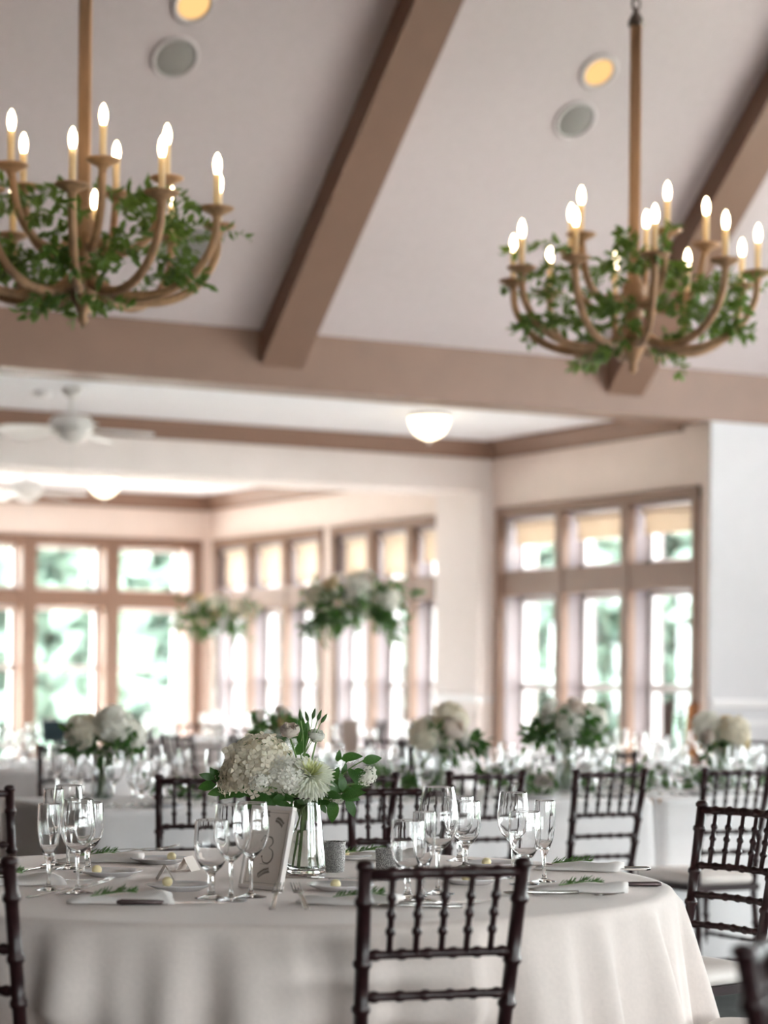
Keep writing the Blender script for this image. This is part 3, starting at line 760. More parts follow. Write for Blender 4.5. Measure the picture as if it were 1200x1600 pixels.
def glass_mesh(kind, m, n_=36):
    o = glass_profile(kind); t = .0013
    bi = next(i for i, (r, z) in enumerate(o) if i > 5 and r > .012)
    (r1, z1), (r2, z2) = o[-2], o[-1]; f = (z2-z1-.0022)/(z2-z1); rs = r1+(r2-r1)*f
    inner = [(r-t, z+.0006) for r, z in o[bi:-1]] + [(rs-t, z2-.0022), (r2-t, z2-.0004)]
    prof = [(.001,.0012), (.026,.0002), o[0]] + [(o[0][0]-.0002,.0017)] + o[2:-1] + [(rs, z2-.0022), (r2, z2-.0004), (r2-t*.5, z2)] + inner[::-1] + [(.003, inner[0][1]-.003)]
    return MB().lathe(prof, n_).mesh(kind + '_glass', m, True)
NEARG = {k: glass_mesh(k, M_GLASS) for k in ('wine','bigwine','goblet','flute')}
FARG = {k: glass_mesh(k, M_GLASS, 18) for k in ('wine','bigwine','goblet','flute')}
NAME = {'wine':'wine_glass','bigwine':'wine_glass','goblet':'water_goblet','flute':'champagne_flute'}
CATG = {'wine':'wine glass','bigwine':'wine glass','goblet':'goblet','flute':'flute'}
def T(px, py, z=ZT): return onz(px, py, z)
def glass(kind, px, py, label, h=None, group='glasses on the foreground table'):
    o = put(NAME[kind], NEARG[kind], None, T(px, py) + Vector((0,0,.0006)))
    tag(o, label, CATG[kind], group); return o
glass('flute', 76, 1391, 'clear champagne flute furthest left in the left glass cluster')
glass('wine', 121, 1396, 'clear wine glass at the front of the left glass cluster')
glass('wine', 106, 1358, 'tall clear wine glass at the back of the left glass cluster')
glass('goblet', 137, 1363, 'clear water goblet furthest right in the left glass cluster')
glass('flute', 83, 1352, 'clear flute behind the others on the left of the left cluster')
glass('goblet', 330, 1404, 'clear water goblet left of the white picture frame')
glass('wine', 361, 1408, 'clear wine glass in the middle of the three before the frame')
glass('wine', 392, 1402, 'clear wine glass overlapping the white framed card')
glass('goblet', 637, 1404, 'clear water goblet in front of the silver votive beyond the chair back')
glass('bigwine', 684, 1397, 'tallest clear wine glass behind the front chair back')
glass('flute', 662, 1408, 'clear flute left of the tallest wine glass behind the chair back')
glass('goblet', 718, 1345, 'clear goblet at the back of the middle glass cluster')
glass('goblet', 727, 1357, 'clear goblet nearest to us of the two small ones in the middle cluster')
glass('wine', 801, 1372, 'clear wine glass on the left of the right glass cluster')
glass('goblet', 819, 1382, 'clear water goblet in the middle of the right glass cluster')
glass('flute', 850, 1378, 'clear champagne flute on the right of the right glass cluster')

# plates with a ball of butter
PLATE = MB().lathe([(.042,0),(.045,.0008),(.052,.004),(.074,.0125),(.0755,.0135),(.074,.0150),(.054,.0075),(.046,.0050),(.02,.0042),(.001,.0042)], 40).mesh('bread_plate', M_CHINA, True)
BALL = MB().lathe([(.0115*math.sin(math.pi*k/10)+.0004, .0115-.0115*math.cos(math.pi*k/10)*.96) for k in range(11)], 16).mesh('butter_ball', M_BUTTER, True)
plates = [(173,1369,'beside the left glass cluster',(150,1361)), (250,1349,'at the back left of the foreground table',(268,1340)), (281,1391,'left of the frame behind the folded napkin',(258,1380)),
          (532,1391,'in front of the flower vase',(517,1386)), (735,1381,'behind the front chair back',(729,1373)), (771,1356,'behind the right glass cluster',(758,1349)), (553,1342,'behind the silver votives',(534,1335))]
for px, py, where, (bx, by) in plates:
    p = T(px, py); tag(put('bread_plate', PLATE, None, p), 'small white bread plate ' + where, 'plate', 'bread plates')
    q = onz(bx, by + 5, ZT+.006); dv = q - p; dv.z = 0
    if dv.length > .036: dv = dv.normalized()*.036
    tag(put('butter_ball', BALL, None, p + dv + Vector((0,0,.0052))), 'pale yellow butter ball on the plate ' + where, 'butter', 'butter balls')

# cutlery, along local x
def fork_mesh():
    b = MB()
    pts = bez([(-.10,0,.0025),(-.06,0,.003),(0,0,.007),(.035,0,.0045)], 6)
    hw = lambda f: .006*(1-f)+.0028*f if f < .85 else .0028+(f-.85)/.15*.006
    vs = []; fs = []
    for i, p in enumerate(pts):
        w = hw(i/(len(pts)-1)); vs += [(p.x,-w,p.z),(p.x,w,p.z),(p.x,w,p.z+.0018),(p.x,-w,p.z+.0018)]
    for i in range(len(pts)-1):
        for k in range(4): fs.append((i*4+k, i*4+(k+1)%4, i*4+4+(k+1)%4, i*4+4+k))
    fs += [(3,2,1,0), tuple(range(len(vs)-4, len(vs)))]
    b.add(vs, fs); b.box(.034,.052,-.011,.011,.0035,.0058)
    for k in range(4): b.tube([(.050,-.0088+.0059*k,.0046),(.075,-.0088+.0059*k,.0065),(.098,-.0088+.0059*k,.0105)], [.0016,.0014,.0007], 5)
    return b.mesh('fork', M_STEEL, True)
FORK = fork_mesh()
BLADE = MB().prism([(0,-.006),(.10,-.008),(.118,-.004),(.122,.006),(.10,.008),(0,.006)], .0025, .0042).mesh('blade', M_STEEL)
HANDLE = MB().tube([(-.105,0,.0055),(-.095,0,.0055),(-.03,0,.005),(0,0,.004)], [.003,.0062,.0052,.0042], 8).mesh('handle', M_STEEL, True)
HANDLED = MB().tube([(-.105,0,.0055),(-.095,0,.0055),(-.03,0,.005),(0,0,.004)], [.003,.0062,.0052,.0042], 8).mesh('handle', M_REFLHANDLE, True)
SPOON = MB().tube(bez([(-.09,0,.0025),(-.04,0,.003),(.03,0,.006),(.05,0,.0045)], 4), [.005]*5+[.004]*4+[.003]*3+[.0025], 6).mesh('spoon', M_STEEL, True)
_b = MB(); _n = 14
_vs = [(.066+.024*math.cos(6.2832*k/_n)*s_, .0155*math.sin(6.2832*k/_n)*s_, z) for s_, z in ((1,.0075),(.8,.004),(.4,.002),(.05,.0016)) for k in range(_n)]
_fs = [(r*_n+k, r*_n+(k+1)%_n, r*_n+_n+(k+1)%_n, r*_n+_n+k) for r in range(3) for k in range(_n)]
BOWL = _b.add(_vs, _fs).mesh('bowl', M_STEEL, True)
def cut(kind, px, py, ang, label, dz=0, pitch=0):
    loc = T(px, py) + Vector((0,0,.0008+dz)); rz = -YAW + math.radians(ang); g = 'cutlery on the foreground table'
    if kind == 'fork': o = tag(put('fork', FORK, None, loc, (0,0,rz)), label, 'fork', g)
    elif kind == 'spoon':
        o = tag(put('spoon', None, None, loc, (0,0,rz)), label, 'spoon', g); put('handle', SPOON, o); put('bowl', BOWL, o)
    else:
        o = tag(put('table_knife', None, None, loc, (0,0,rz)), label, 'knife', g)
        put('handle', HANDLED if kind == 'dknife' else HANDLE, o); put('blade', BLADE, o)
    if pitch: o.rotation_euler = Euler((0, math.radians(pitch), rz), 'XYZ')
    return o
cut('fork', 431, 1414, 88, 'steel fork left of the pair in front of the frame', .012, -9)
cut('fork', 470, 1414, 100, 'steel fork right of the pair in front of the frame', .012, -9)
cut('fork', 104, 1399, 42, 'steel fork lying at the front left beside the glasses', .006, -5)
cut('fork', 134, 1393, 60, 'steel fork between the left glasses and the napkin', .006, -5)
cut('fork', 225, 1336, 24, 'steel fork with raised tines at the back left of the table', .008, -4)
cut('fork', 205, 1334, -10, 'steel fork crossing another at the back left of the table', .004)
cut('dknife', 262, 1414, 8, 'steel knife with painted dark reflection in front of the folded napkin')
cut('knife', 60, 1378, 3, 'steel knife lying at the left edge of the table')
cut('spoon', 45, 1362, 60, 'steel spoon at the left edge behind the chair post')
cut('knife', 690, 1414, 28, 'steel knife behind the front chair back')
cut('spoon', 655, 1419, 190, 'steel spoon behind the front chair back')
cut('spoon', 845, 1398, 200, 'steel spoon right of the front chair back')
cut('fork', 880, 1359, -24, 'steel fork nearest the flute at the right end of the table', .004)
cut('fork', 915, 1361, 168, 'steel fork in the middle of the crossed ones at the right end', .004)
cut('knife', 950, 1360, 172, 'steel knife at the back right rim of the table')
cut('dknife', 962, 1385, 178, 'steel knife with painted dark reflection at the right rim of the table')
cut('fork', 905, 1401, -10, 'steel fork under the napkin nearest the right rim', .0)
cut('fork', 580, 1385, 15, 'steel fork resting across the plate before the vase', .014)
cut('knife', 497, 1383, -14, 'steel knife resting across the plate before the vase', .013)

# folded napkins with a sprig of rosemary
def napkin_mesh(seed):
    rg = random.Random(seed); nx, ny = 14, 7; vs = []; fs = []; ph = rg.uniform(0,6)
    for side in (1, 0):
        for i in range(nx+1):
            for j in range(ny+1):
                u, v_ = i/nx*2-1, j/ny*2-1
                x = .105*u + .006*math.sin(3*v_+ph); y = (.042 + .012*u)*v_ + .004*math.sin(5*u+ph)
                e = (1-abs(u)**6)*(1-abs(v_)**4)
                z = .0015 + side*(.0035 + .016*e*(.75+.25*math.sin(4*u+2*v_+ph)) + (.016*max(0,u-.4)/.6)*(1-abs(v_)**3))
                vs.append((x, y, z))
    m_ = (nx+1)*(ny+1)
    for i in range(nx):
        for j in range(ny):
            a = i*(ny+1)+j; fs.append((a, a+ny+1, a+ny+2, a+1)); fs.append((m_+a+1, m_+a+ny+2, m_+a+ny+1, m_+a))
    ring = [i*(ny+1) for i in range(nx+1)] + [nx*(ny+1)+j for j in range(1,ny+1)] + [i*(ny+1)+ny for i in range(nx-1,-1,-1)] + [j for j in range(ny-1,0,-1)]
    for a, b_ in zip(ring, ring[1:]+ring[:1]): fs.append((a, m_+a, m_+b_, b_))
    return MB().add(vs, fs).mesh('folded_napkin', M_NAPKIN, True)
def rosemary(loc, rz, label, seed, L=.10):
    rg = random.Random(seed); t = thing('rosemary_sprig', label, 'herb sprig', loc, rz, 'sprigs on the napkins')
    pts = bez([(-L/2,0,.003),(-L*.1,.006,.006),(L*.25,-.004,.010),(L/2,.003,.007)], 4)
    MB().tube(pts, .0012, 5).build('stem', M_STEM, t)
    lf = MB()
    for k in range(58):
        f = rg.random()*(len(pts)-1.01); a = int(f); q = pts[a].lerp(pts[a+1], f-a); tt = (pts[a+1]-pts[a]).normalized()
        an = rg.uniform(0, 6.28); sd = Vector((0, math.cos(an), abs(math.sin(an))))
        lf.leaf(q, tt*.8+sd*.8, Vector((rg.gauss(0,1),rg.gauss(0,1),rg.gauss(0,1))), rg.uniform(.014,.024), .0030, .2)
    stuff(lf.build('needles', M_LEAF2, t))
naps = [(188,1411,8,'at the front left, in front of the bread plate',(172,1400)), (158,1347,12,'at the back left beyond the glasses',(140,1340)), (545,1413,-8,'in front of the vase, behind the chair post',(570,1404)),
        (905,1394,6,'at the right rim of the table',(905,1382)), (905,1360,-8,'at the back right of the table',(893,1346)), (600,1344,-4,'at the back behind the silver votives',(552,1330)), (20,1383,20,'at the left edge of the table',(5,1366))]
for i, (px, py, ang, where, (sx, sy)) in enumerate(naps):
    p = T(px, py) + Vector((0,0,.001)); rz = -YAW + math.radians(ang)
    tag(put('folded_napkin', napkin_mesh(i), None, p, (0,0,rz)), 'white folded napkin ' + where, 'napkin', 'folded napkins')
    q = onz(sx, sy+6, ZT+.018); dv = q-p; dv.z = 0
    if dv.length > .075: dv = dv.normalized()*.075
    rosemary(p + dv + Vector((0,0,.0195)), rz + .3, 'green rosemary sprig on the napkin ' + where, 60+i)

# place cards
for px, py, ang, where in ((258,1374,100,'beside the left bread plates'), (294,1360,75,'behind the goblet left of the frame')):
    c = thing('place_card', 'small cream tent place card ' + where, 'place card', T(px, py), -YAW+math.radians(ang), 'tent place cards')
    for s_ in (-1, 1):
        MB().add([(-.032,s_*.02,0),(.032,s_*.02,0),(.032,0,.034),(-.032,0,.034),(-.032,s_*.0188,0),(.032,s_*.0188,0),(.032,0,.0325),(-.032,0,.0325)],
                 [(0,1,2,3),(7,6,5,4),(0,4,5,1),(1,5,6,2),(3,2,6,7),(0,3,7,4)]).build('flap', M_PAPER, c)

# silver glitter votives
for px, py, where in ((521,1362,'beside the flower vase'), (606,1375,'left of the goblet behind the front chair')):
    v = thing('votive_holder', 'silver glitter glass votive holder ' + where, 'candle holder', T(px, py), 0, 'silver votives')
    rj = random.Random(px); cb = MB().lathe([(.024,0)] + [(.0262+.0034*k/26, .002+.072*k/26) for k in range(27)] + [(.0280,.074),(.0262,.03),(.0245,.008),(.001,.007)], 64)
    cb.v = [(x*(1+rj.uniform(-.04,.04)), y*(1+rj.uniform(-.04,.04)), z+rj.uniform(-.0006,.0006)) if i < 64*28 else (x,y,z) for i, (x,y,z) in enumerate(cb.v)]
    cb.build('cup', M_SILVER, v)
    c = MB().lathe([(.0205,.0075),(.0205,.022),(.012,.0215),(.001,.021)], 20).build('candle', M_WAX, v, True)
    MB().tube([(0,0,.021),(.001,0,.031)], .0008, 5).build('wick', M_EASEL, c)

# framed card leaning in front of the vase
fr = thing('picture_frame', 'white framed cream table card leaning beside the glasses', 'picture frame', T(403,1391)+Vector((0,0,.003)), -YAW-math.radians(43))
fr.rotation_euler = Euler((math.radians(-13), 0, -YAW-math.radians(43)), 'XYZ')
W_, H_, B_, D_ = .066, .188, .0085, .014
for x0, x1, z0, z1 in ((-W_,W_,0,B_),(-W_,W_,H_-B_,H_),(-W_,-W_+B_,B_,H_-B_),(W_-B_,W_,B_,H_-B_)):
    MB().box(x0,x1,0,D_,z0,z1,.0012).build('frame_bar', M_FRAME, fr)
MB().box(-W_+.002,W_-.002,D_-.004,D_-.0005,.002,H_-.002).build('backing', M_EASEL, fr)
cd = MB().box(-W_+B_-.001,W_-B_+.001,.006,.0075,B_-.001,H_-B_+.001).build('card', M_PAPER, fr)
pr = MB()
def stroke(pts, r=.0006, n_=4): 
    q = bez([(x,.0058,z) for x, z in pts], 5); pr.tube(q, r, 4)
rw, rh = W_-B_-.006, H_-B_-.006
for a, b_ in (((-rw,B_+.006),(rw,B_+.006)),((rw,B_+.006),(rw,rh)),((rw,rh),(-rw,rh)),((-rw,rh),(-rw,B_+.006))): pr.tube([(a[0],.0058,a[1]),(b_[0],.0058,b_[1])], .00045, 4)
pr.build('border_line', M_PRINT, cd)
pr = MB()      # the table number, an open numeral with ball ends
cx, cz = .004, .090
top = [(-.014,.018),(-.006,.028),(.008,.026),(.012,.014),(.002,.004)]; bot = [(.002,.004),(.015,-.003),(.018,-.018),(.008,-.030),(-.008,-.029),(-.016,-.018)]
q = bez([(cx+x,.0057,cz+z) for x, z in top], 5); pr.tube(q, [.0006+.0012*math.sin(math.pi*k/(len(q)-1)) for k in range(len(q))], 5)
q = bez([(cx+x,.0057,cz+z) for x, z in bot], 5); pr.tube(q, [.0006+.0013*math.sin(math.pi*k/(len(q)-1)) for k in range(len(q))], 5)
for x, z in ((-.014,.0165),(-.0155,-.0165)):
    pr.add([(cx+x+.0026*math.cos(k*.7854),.0055,cz+z+.0026*math.sin(k*.7854)) for k in range(8)], [tuple(range(8))])
pr.build('numeral', M_PRINT, cd)
def sprig_print(x, z, dx, dz):
    pr = MB(); P_ = [(x,.0057,z),(x+dx*.5,.0057,z+dz*.5+.003),(x+dx,.0057,z+dz)]; q = bez(P_, 6); pr.tube(q, .0004, 4)
    for k in range(1, len(q)-1):
        for s_ in (-1,1):
            d = Vector((dx*.3 - s_*dz*.6, 0, dz*.3 + s_*dx*.6)).normalized(); b0 = Vector(q[k])
            n_ = Vector((-d.z,0,d.x)); pr.add([b0, b0+d*.004+n_*.0016, b0+d*.0085, b0+d*.004-n_*.0016], [(0,1,2,3)])
    pr.build('printed_sprig', M_PRINT, cd)
sprig_print(.012,.160,.026,-.014); sprig_print(-.018,.028,.036,.016); sprig_print(-.03,.165,.02,.004)
MB().box(-.015,.015,.0055,.0058,.0565,.0572).build('printed_line', M_PRINT, cd)
MB().add([(-.012,D_,.12),(.012,D_,.12),(.012,.052,-.004),(-.012,.052,-.004),(-.012,D_+.003,.12),(.012,D_+.003,.12),(.012,.055,-.004),(-.012,.055,-.004)],
         [(3,2,1,0),(4,5,6,7),(0,1,5,4),(1,2,6,5),(2,3,7,6),(3,0,4,7)]).build('easel_back', M_EASEL, fr)

# ------------------------------------------------------------------ flowers
def fib(n_, zmin=-1.0):
    out = []; g = math.pi*(3-5**.5)
    for i in range(n_):
        z = 1-(1-zmin)*(i+.5)/n_; r = math.sqrt(max(0,1-z*z)); out.append(Vector((r*math.cos(g*i), r*math.sin(g*i), z)))
    return out
def hydrangea_mesh(n_, m, seed, fl=.15, zmin=-.45):
    """unit dome of four-petalled florets"""
    rg = random.Random(seed); b = MB()
    for d in fib(n_, zmin):
        c = d*rg.uniform(.80,1.04)*(1+.07*math.sin(5*d.x+3*d.z+seed)*math.cos(4*d.y)); a0 = rg.uniform(0,6.28); nn = (d + Vector((rg.gauss(0,.38),rg.gauss(0,.38),rg.gauss(0,.38)))).normalized()
        u = nn.orthogonal().normalized(); w = nn.cross(u); s_ = fl*rg.uniform(.8,1.2)
        for k in range(4):
            a = a0 + k*math.pi/2; e = u*math.cos(a)+w*math.sin(a); f = w*math.cos(a)-u*math.sin(a)
            b.add([c, c+e*s_*.6+f*s_*.42+nn*s_*.14, c+e*s_*1.05+f*s_*.12+nn*s_*.10, c+e*s_*1.05-f*s_*.12+nn*s_*.10, c+e*s_*.6-f*s_*.42+nn*s_*.14], [(0,4,3,2,1)])
    b.lathe([(.02,-.4),(.4,-.35),(.62,0),(.5,.38),(.02,.62)], 10)
    return b.mesh('florets', m)
def petal_patch(b, base, out, up, L, W, cup, n_=3):
    side = out.cross(up).normalized(); vs = []
    for i in range(n_+1):
        t = i/n_; w = W*math.sin(math.pi*min(.92,(.18+.75*t)))
        p = base + out*(L*(.12+.46*math.sin(t*1.95)*cup)) + up*(L*t*.9)
        for s_ in (-1,-.45,.45,1): vs.append(p + side*(w*s_) - out*(abs(s_)**2*W*.30))
    fs = [(i*4+j, i*4+j+1, i*4+5+j, i*4+4+j) for i in range(n_) for j in range(3)]
    b.add(vs, fs)
def rose_mesh(m, seed, rings=((3,.10,.9,.25),(5,.22,.88,.5),(6,.36,.82,.8),(7,.52,.70,1.1))):
    """unit rose: cupped petals in rings"""
    rg = random.Random(seed); b = MB()
    for n_, r, h, cup in rings:
        for k in range(n_):
            a = 2*math.pi*k/n_ + r*9 + rg.uniform(-.15,.15); o = Vector((math.cos(a), math.sin(a), 0))
            petal_patch(b, o*r*.55 + Vector((0,0,-.45+r*.25)), o, Vector((0,0,1)), h*rg.uniform(.95,1.08), .34+r*.55, cup)
    b.lathe([(.03,-.55),(.3,-.45),(.38,-.2),(.2,.15),(.03,.25)], 10)
    return b.mesh('petals', m, True)
def mum_mesh(m, layers, seed):
    rg = random.Random(seed); b = MB()
    for n_, tilt, L, W in layers:
        for k in range(n_):
            a = 2*math.pi*(k+rg.uniform(-.2,.2))/n_; t = math.radians(tilt+rg.uniform(-7,7))
            o = Vector((math.cos(a)*math.cos(t), math.sin(a)*math.cos(t), math.sin(t))); sd = Vector((-math.sin(a), math.cos(a), 0)); up = o.cross(sd)*-1
            L_ = L*rg.uniform(.9,1.08); base = Vector((0,0,-.1))
            vs = []
            for f, w, bend in ((.15,.5,0),(.5,1,.02),(.85,.9,-.05),(1,.25,-.12)):
                p = base + o*L_*f + Vector((0,0,1))*(-bend*-1)*L_*.8
                vs += [p - sd*W*w, p - up*W*.5*w, p + sd*W*w]
            b.add(vs, [(i*3+j, i*3+j+1, i*3+4+j, i*3+3+j) for i in range(3) for j in range(2)])
    return b.mesh('petals', m)
HYD = hydrangea_mesh(150, M_HYD, 1, .21); HYDW = hydrangea_mesh(130, M_PETAL, 2, .22)
ROSEW, ROSEB, ROSEY = rose_mesh(M_PETAL, 3), rose_mesh(M_BLUSH, 4), rose_mesh(M_YEL, 5)
MUMO = mum_mesh(M_MUM, ((34,-32,.9,.08),(36,-18,1.0,.08),(36,-6,1.04,.08),(34,6,1.04,.078),(34,18,1.0,.075),(32,30,.96,.07),(28,42,.92,.066),(24,54,.86,.06)), 7)
MUMI = mum_mesh(M_MUMC, ((22,58,.82,.05),(18,66,.78,.045),(14,75,.74,.04),(8,84,.70,.04)), 8)
LEAFM = None
def leaf_mesh():
    vs = []; fs = []; n_ = 6
    for i in range(n_+1):
        t = i/n_; w = .5*math.sin(math.pi*t**.8)**.85 if 0 < t < 1 else .0; z = .10*math.sin(t*2.6)-.16*t*t
        vs += [(t, -w*.44, z+.05*w), (t, 0, z-.03*w), (t, w*.44, z+.05*w)]
    for i in range(n_):
        for j in range(2): fs.append((i*3+j, i*3+3+j, i*3+4+j, i*3+1+j))
    return MB().add(vs, fs).mesh('leaf', M_LEAF, True)
LEAFM = leaf_mesh()
DV = 5.56       # depth of the vase
def B3(px, py, dd=0.0): return at(px, py, DV+dd)
VASE = T(478, 1366); VASE_B = VASE.copy()
# vase with water
vz = thing('glass_vase', 'clear tapered glass vase holding the white flowers on the round table', 'vase', VASE + Vector((0,0,.0006)))
def vlerp(z): return .0495 + (.0315-.0495)*max(0,(z-.02)/.165)**.9
prof_o = [(.044,0),(.048,.003),(.0495,.010)] + [(vlerp(z), z) for z in (.02,.05,.08,.11,.14,.165,.178)] + [(.0330,.184)]
prof_i = [(r-.0022, max(z,.011)) for r, z in prof_o[3:]]
MB().lathe([(.001,.001)] + prof_o + [(prof_o[-1][0]-.002,.184)] + prof_i[::-1][1:] + [(.042,.0105),(.001,.0095)], 40).build('glass_body', M_GLASS, vz, True)
wp = [(r-.0030, z) for r, z in prof_o[3:8]]
MB().lathe([(.001,.0105),(.040,.0112)] + [(r, max(z,.014)) for r, z in wp if z < .105] + [(vlerp(.105)-.003,.105),(.001,.105)], 36).build('water', M_WATER, vz, True)

def stem_to(root, head, foot_off, bow=.02, full=True):
    """a stem from the flower's head (world) down through the vase neck to its floor, in the thing's local space"""
    neck = VASE + Vector((foot_off[0]*.25, foot_off[1]*.25, .165)); foot = VASE + Vector((foot_off[0], foot_off[1], .016 if full else .10))
    o = root.location
    pts = bez([p - o for p in (foot, foot.lerp(neck, .5), neck, neck.lerp(head, .55)+Vector((0,0,.012)), head)], 4)
    return MB().tube(pts, .0021, 6).build('stem', M_STEM, root)
def flower(name, label, cat, mesh, px, py, r, dd, foot, tilt=(0,0,0), squash=1.0, extra=None):
    h = B3(px, py, dd); t = thing(name, label, cat, (VASE.x+foot[0], VASE.y+foot[1], VASE.z+.016), 0, 'flowers in the vase on the round table')
    o = put('bloom', mesh, t, h - t.location, tilt); o.scale = (r, r, r*squash)
    if extra: e = put('flower_heart', extra, o)
    stem_to(t, h + Vector((0,0,-r*.45*squash)), foot, full=(name != 'stock_flower')); return t
tl = lambda ax, ay: (ax, ay, 0)
flower('hydrangea', 'big cream hydrangea on the left of the vase', 'flower', HYD, 402, 1200, .082, 0.0, (.012,.01), Euler((math.radians(28), math.radians(-14), -YAW)), .92)
flower('hydrangea', 'smaller white hydrangea between the cream one and the chrysanthemum', 'flower', HYDW, 446, 1214, .050, -.05, (-.01,.012), Euler((math.radians(35), math.radians(8), -YAW)), .9)
flower('hydrangea', 'pale hydrangea head low on the far left of the bouquet', 'flower', HYD, 366, 1216, .045, .03, (.02,-.01), Euler((math.radians(20), math.radians(-35), -YAW)), .9)
flower('chrysanthemum', 'white spider chrysanthemum with a yellow green heart', 'flower', MUMO, 485, 1213, .062, -.04, (-.02,-.008), Euler((math.radians(34), math.radians(10), -YAW)), .95, MUMI)
flower('lisianthus', 'blush white lisianthus standing highest in the bouquet', 'flower', ROSEB, 453, 1142, .033, 0.0, (.0,-.02), Euler((math.radians(40), 0, -YAW)), 1.0)
flower('lisianthus', 'white lisianthus right of the highest one', 'flower', ROSEW, 494, 1150, .028, .01, (-.022,.012), Euler((math.radians(25), math.radians(20), -YAW)), 1.15)
STOCK = hydrangea_mesh(44, M_PETAL, 9, .3, -1)
flower('stock_flower', 'small white stock blossom at the right tip of the bouquet', 'flower', STOCK, 573, 1214, .021, .02, (-.025,-.02), Euler((.3,.6,0)), 1.3)
flower('stock_flower', 'small white blossom hanging under the right leaves', 'flower', STOCK, 527, 1249, .014, -.05, (-.02,.022), Euler((.3,.6,0)), 1.1)
flower('stock_flower', 'greenish white blossom low in front of the cream hydrangea', 'flower', STOCK, 405, 1222, .022, -.10, (.0,.024), Euler((.3,-.3,0)), 1.0)
# bud cluster above
bd = thing('bud_sprig', 'upright sprig of closed green buds above the white lisianthus', 'flower', VASE + Vector((0,0,.016)), 0, 'flowers in the vase on the round table')
BUD = MB().lathe([(.0006,0),(.0042,.006),(.0048,.012),(.003,.021),(.0006,.028)], 8).mesh('bud', M_LEAF2, True)
for px, py, a in ((482,1128,-.3),(488,1124,.25),(496,1126,.35),(501,1130,.6),(470,1126,-.1)):
    h = B3(px, py, .0); put('bud', BUD, bd, h - bd.location, Euler((0, a, -YAW)))
    MB().tube(bez([p - bd.location for p in (h, h.lerp(B3(478,1180), .5), B3(474,1190), VASE+Vector((0,0,.15)), VASE+Vector((0,.01,.11)))], 3), .0011, 5).build('stem', M_STEM, bd)

def branch(name, label, pts_px, leaves, dd, seed, foot=(0,0), m=None):
    """leafy branch: pts_px image points of its stem, leaves = (x, y, direction in degrees, length)"""
    rg = random.Random(seed); o = VASE + Vector((foot[0], foot[1], .016)); t = thing(name, label, 'foliage', o, 0, 'foliage in the vase on the round table')
    P_ = [VASE + Vector((foot[0]*.6, foot[1]*.6, .095)), VASE + Vector((foot[0]*.3, foot[1]*.3, .15))] + [B3(x, y, dd) for x, y in pts_px]
    MB().tube(bez([p - o for p in P_], 4), .0016, 5).build('stem', M_STEM, t)
    for x, y, an, L in leaves:
        a = math.radians(an); d = R0*math.cos(a) + Vector((0,0,1))*math.sin(a) + FWD*rg.uniform(-.45,.2); d.normalize()
        facing = (-FWD + Vector((0,0,1))*rg.uniform(-.1,.9) + R0*rg.uniform(-.6,.6)); nrm = (facing - d*facing.dot(d)).normalized(); sd = nrm.cross(d)
        l = put('leaf', LEAFM, t); M3 = Matrix((d, sd, nrm)).transposed().to_4x4()
        s_ = L/648.0
        l.matrix_basis = Matrix.Translation(B3(x, y, dd + rg.uniform(-.03,.03)) - o) @ M3 @ Matrix.Diagonal((s_, s_*rg.uniform(1.0,1.3), s_, 1))
branch('ruscus_branch', 'glossy green leaf branch reaching right from the bouquet', [(505,1232),(530,1215),(548,1200),(568,1188)],
       [(527,1190,78,20),(532,1186,10,36),(566,1190,12,32),(534,1212,70,22),(545,1200,-60,32),(521,1222,72,26),(553,1203,-15,22),(540,1192,60,12),(548,1207,-35,24)], .02, 1, (-.026,.0))
branch('ruscus_branch', 'green leaf branch hanging low on the right over the vase rim', [(500,1240),(520,1240),(540,1245)],
       [(536,1247,18,38),(526,1236,12,26),(522,1250,-95,36),(540,1248,-62,34),(512,1238,-20,26),(530,1244,-8,34),(508,1244,-75,20),(518,1232,35,26),(543,1240,30,28)], -.05, 2, (-.02,.016))
branch('ruscus_branch', 'green leaf branch on the left of the bouquet', [(455,1240),(400,1235),(350,1225),(330,1212)],
       [(342,1222,120,28),(335,1216,165,26),(338,1226,190,32),(348,1228,110,30),(352,1232,200,30),(362,1235,215,26),(375,1238,195,34),(350,1222,75,22)], .03, 3, (.026,.0))
branch('ruscus_branch', 'upright dark leaf branch between the two lisianthus', [(472,1200),(470,1170),(474,1140)],
       [(462,1180,55,34),(468,1165,70,42),(474,1142,100,26),(458,1184,130,16),(472,1178,-30,18),(480,1150,40,16)], .04, 4, (.0,.02))
rgc = random.Random(77)
branch('foliage_collar', 'dense dark leaves filling the bouquet above the vase rim', [(478,1258),(478,1248)],
       [(rgc.uniform(385,540), rgc.uniform(1236,1256), rgc.uniform(-40,220), rgc.uniform(20,36)) for _ in range(46)], -.02, 5, (.01,-.016))
branch('foliage_collar', 'dark green leaves hanging behind the frame under the flowers', [(470,1256),(455,1250)],
       [(rgc.uniform(395,500), rgc.uniform(1246,1268), rgc.uniform(190,350), rgc.uniform(18,30)) for _ in range(24)], .02, 6, (.006,.02))

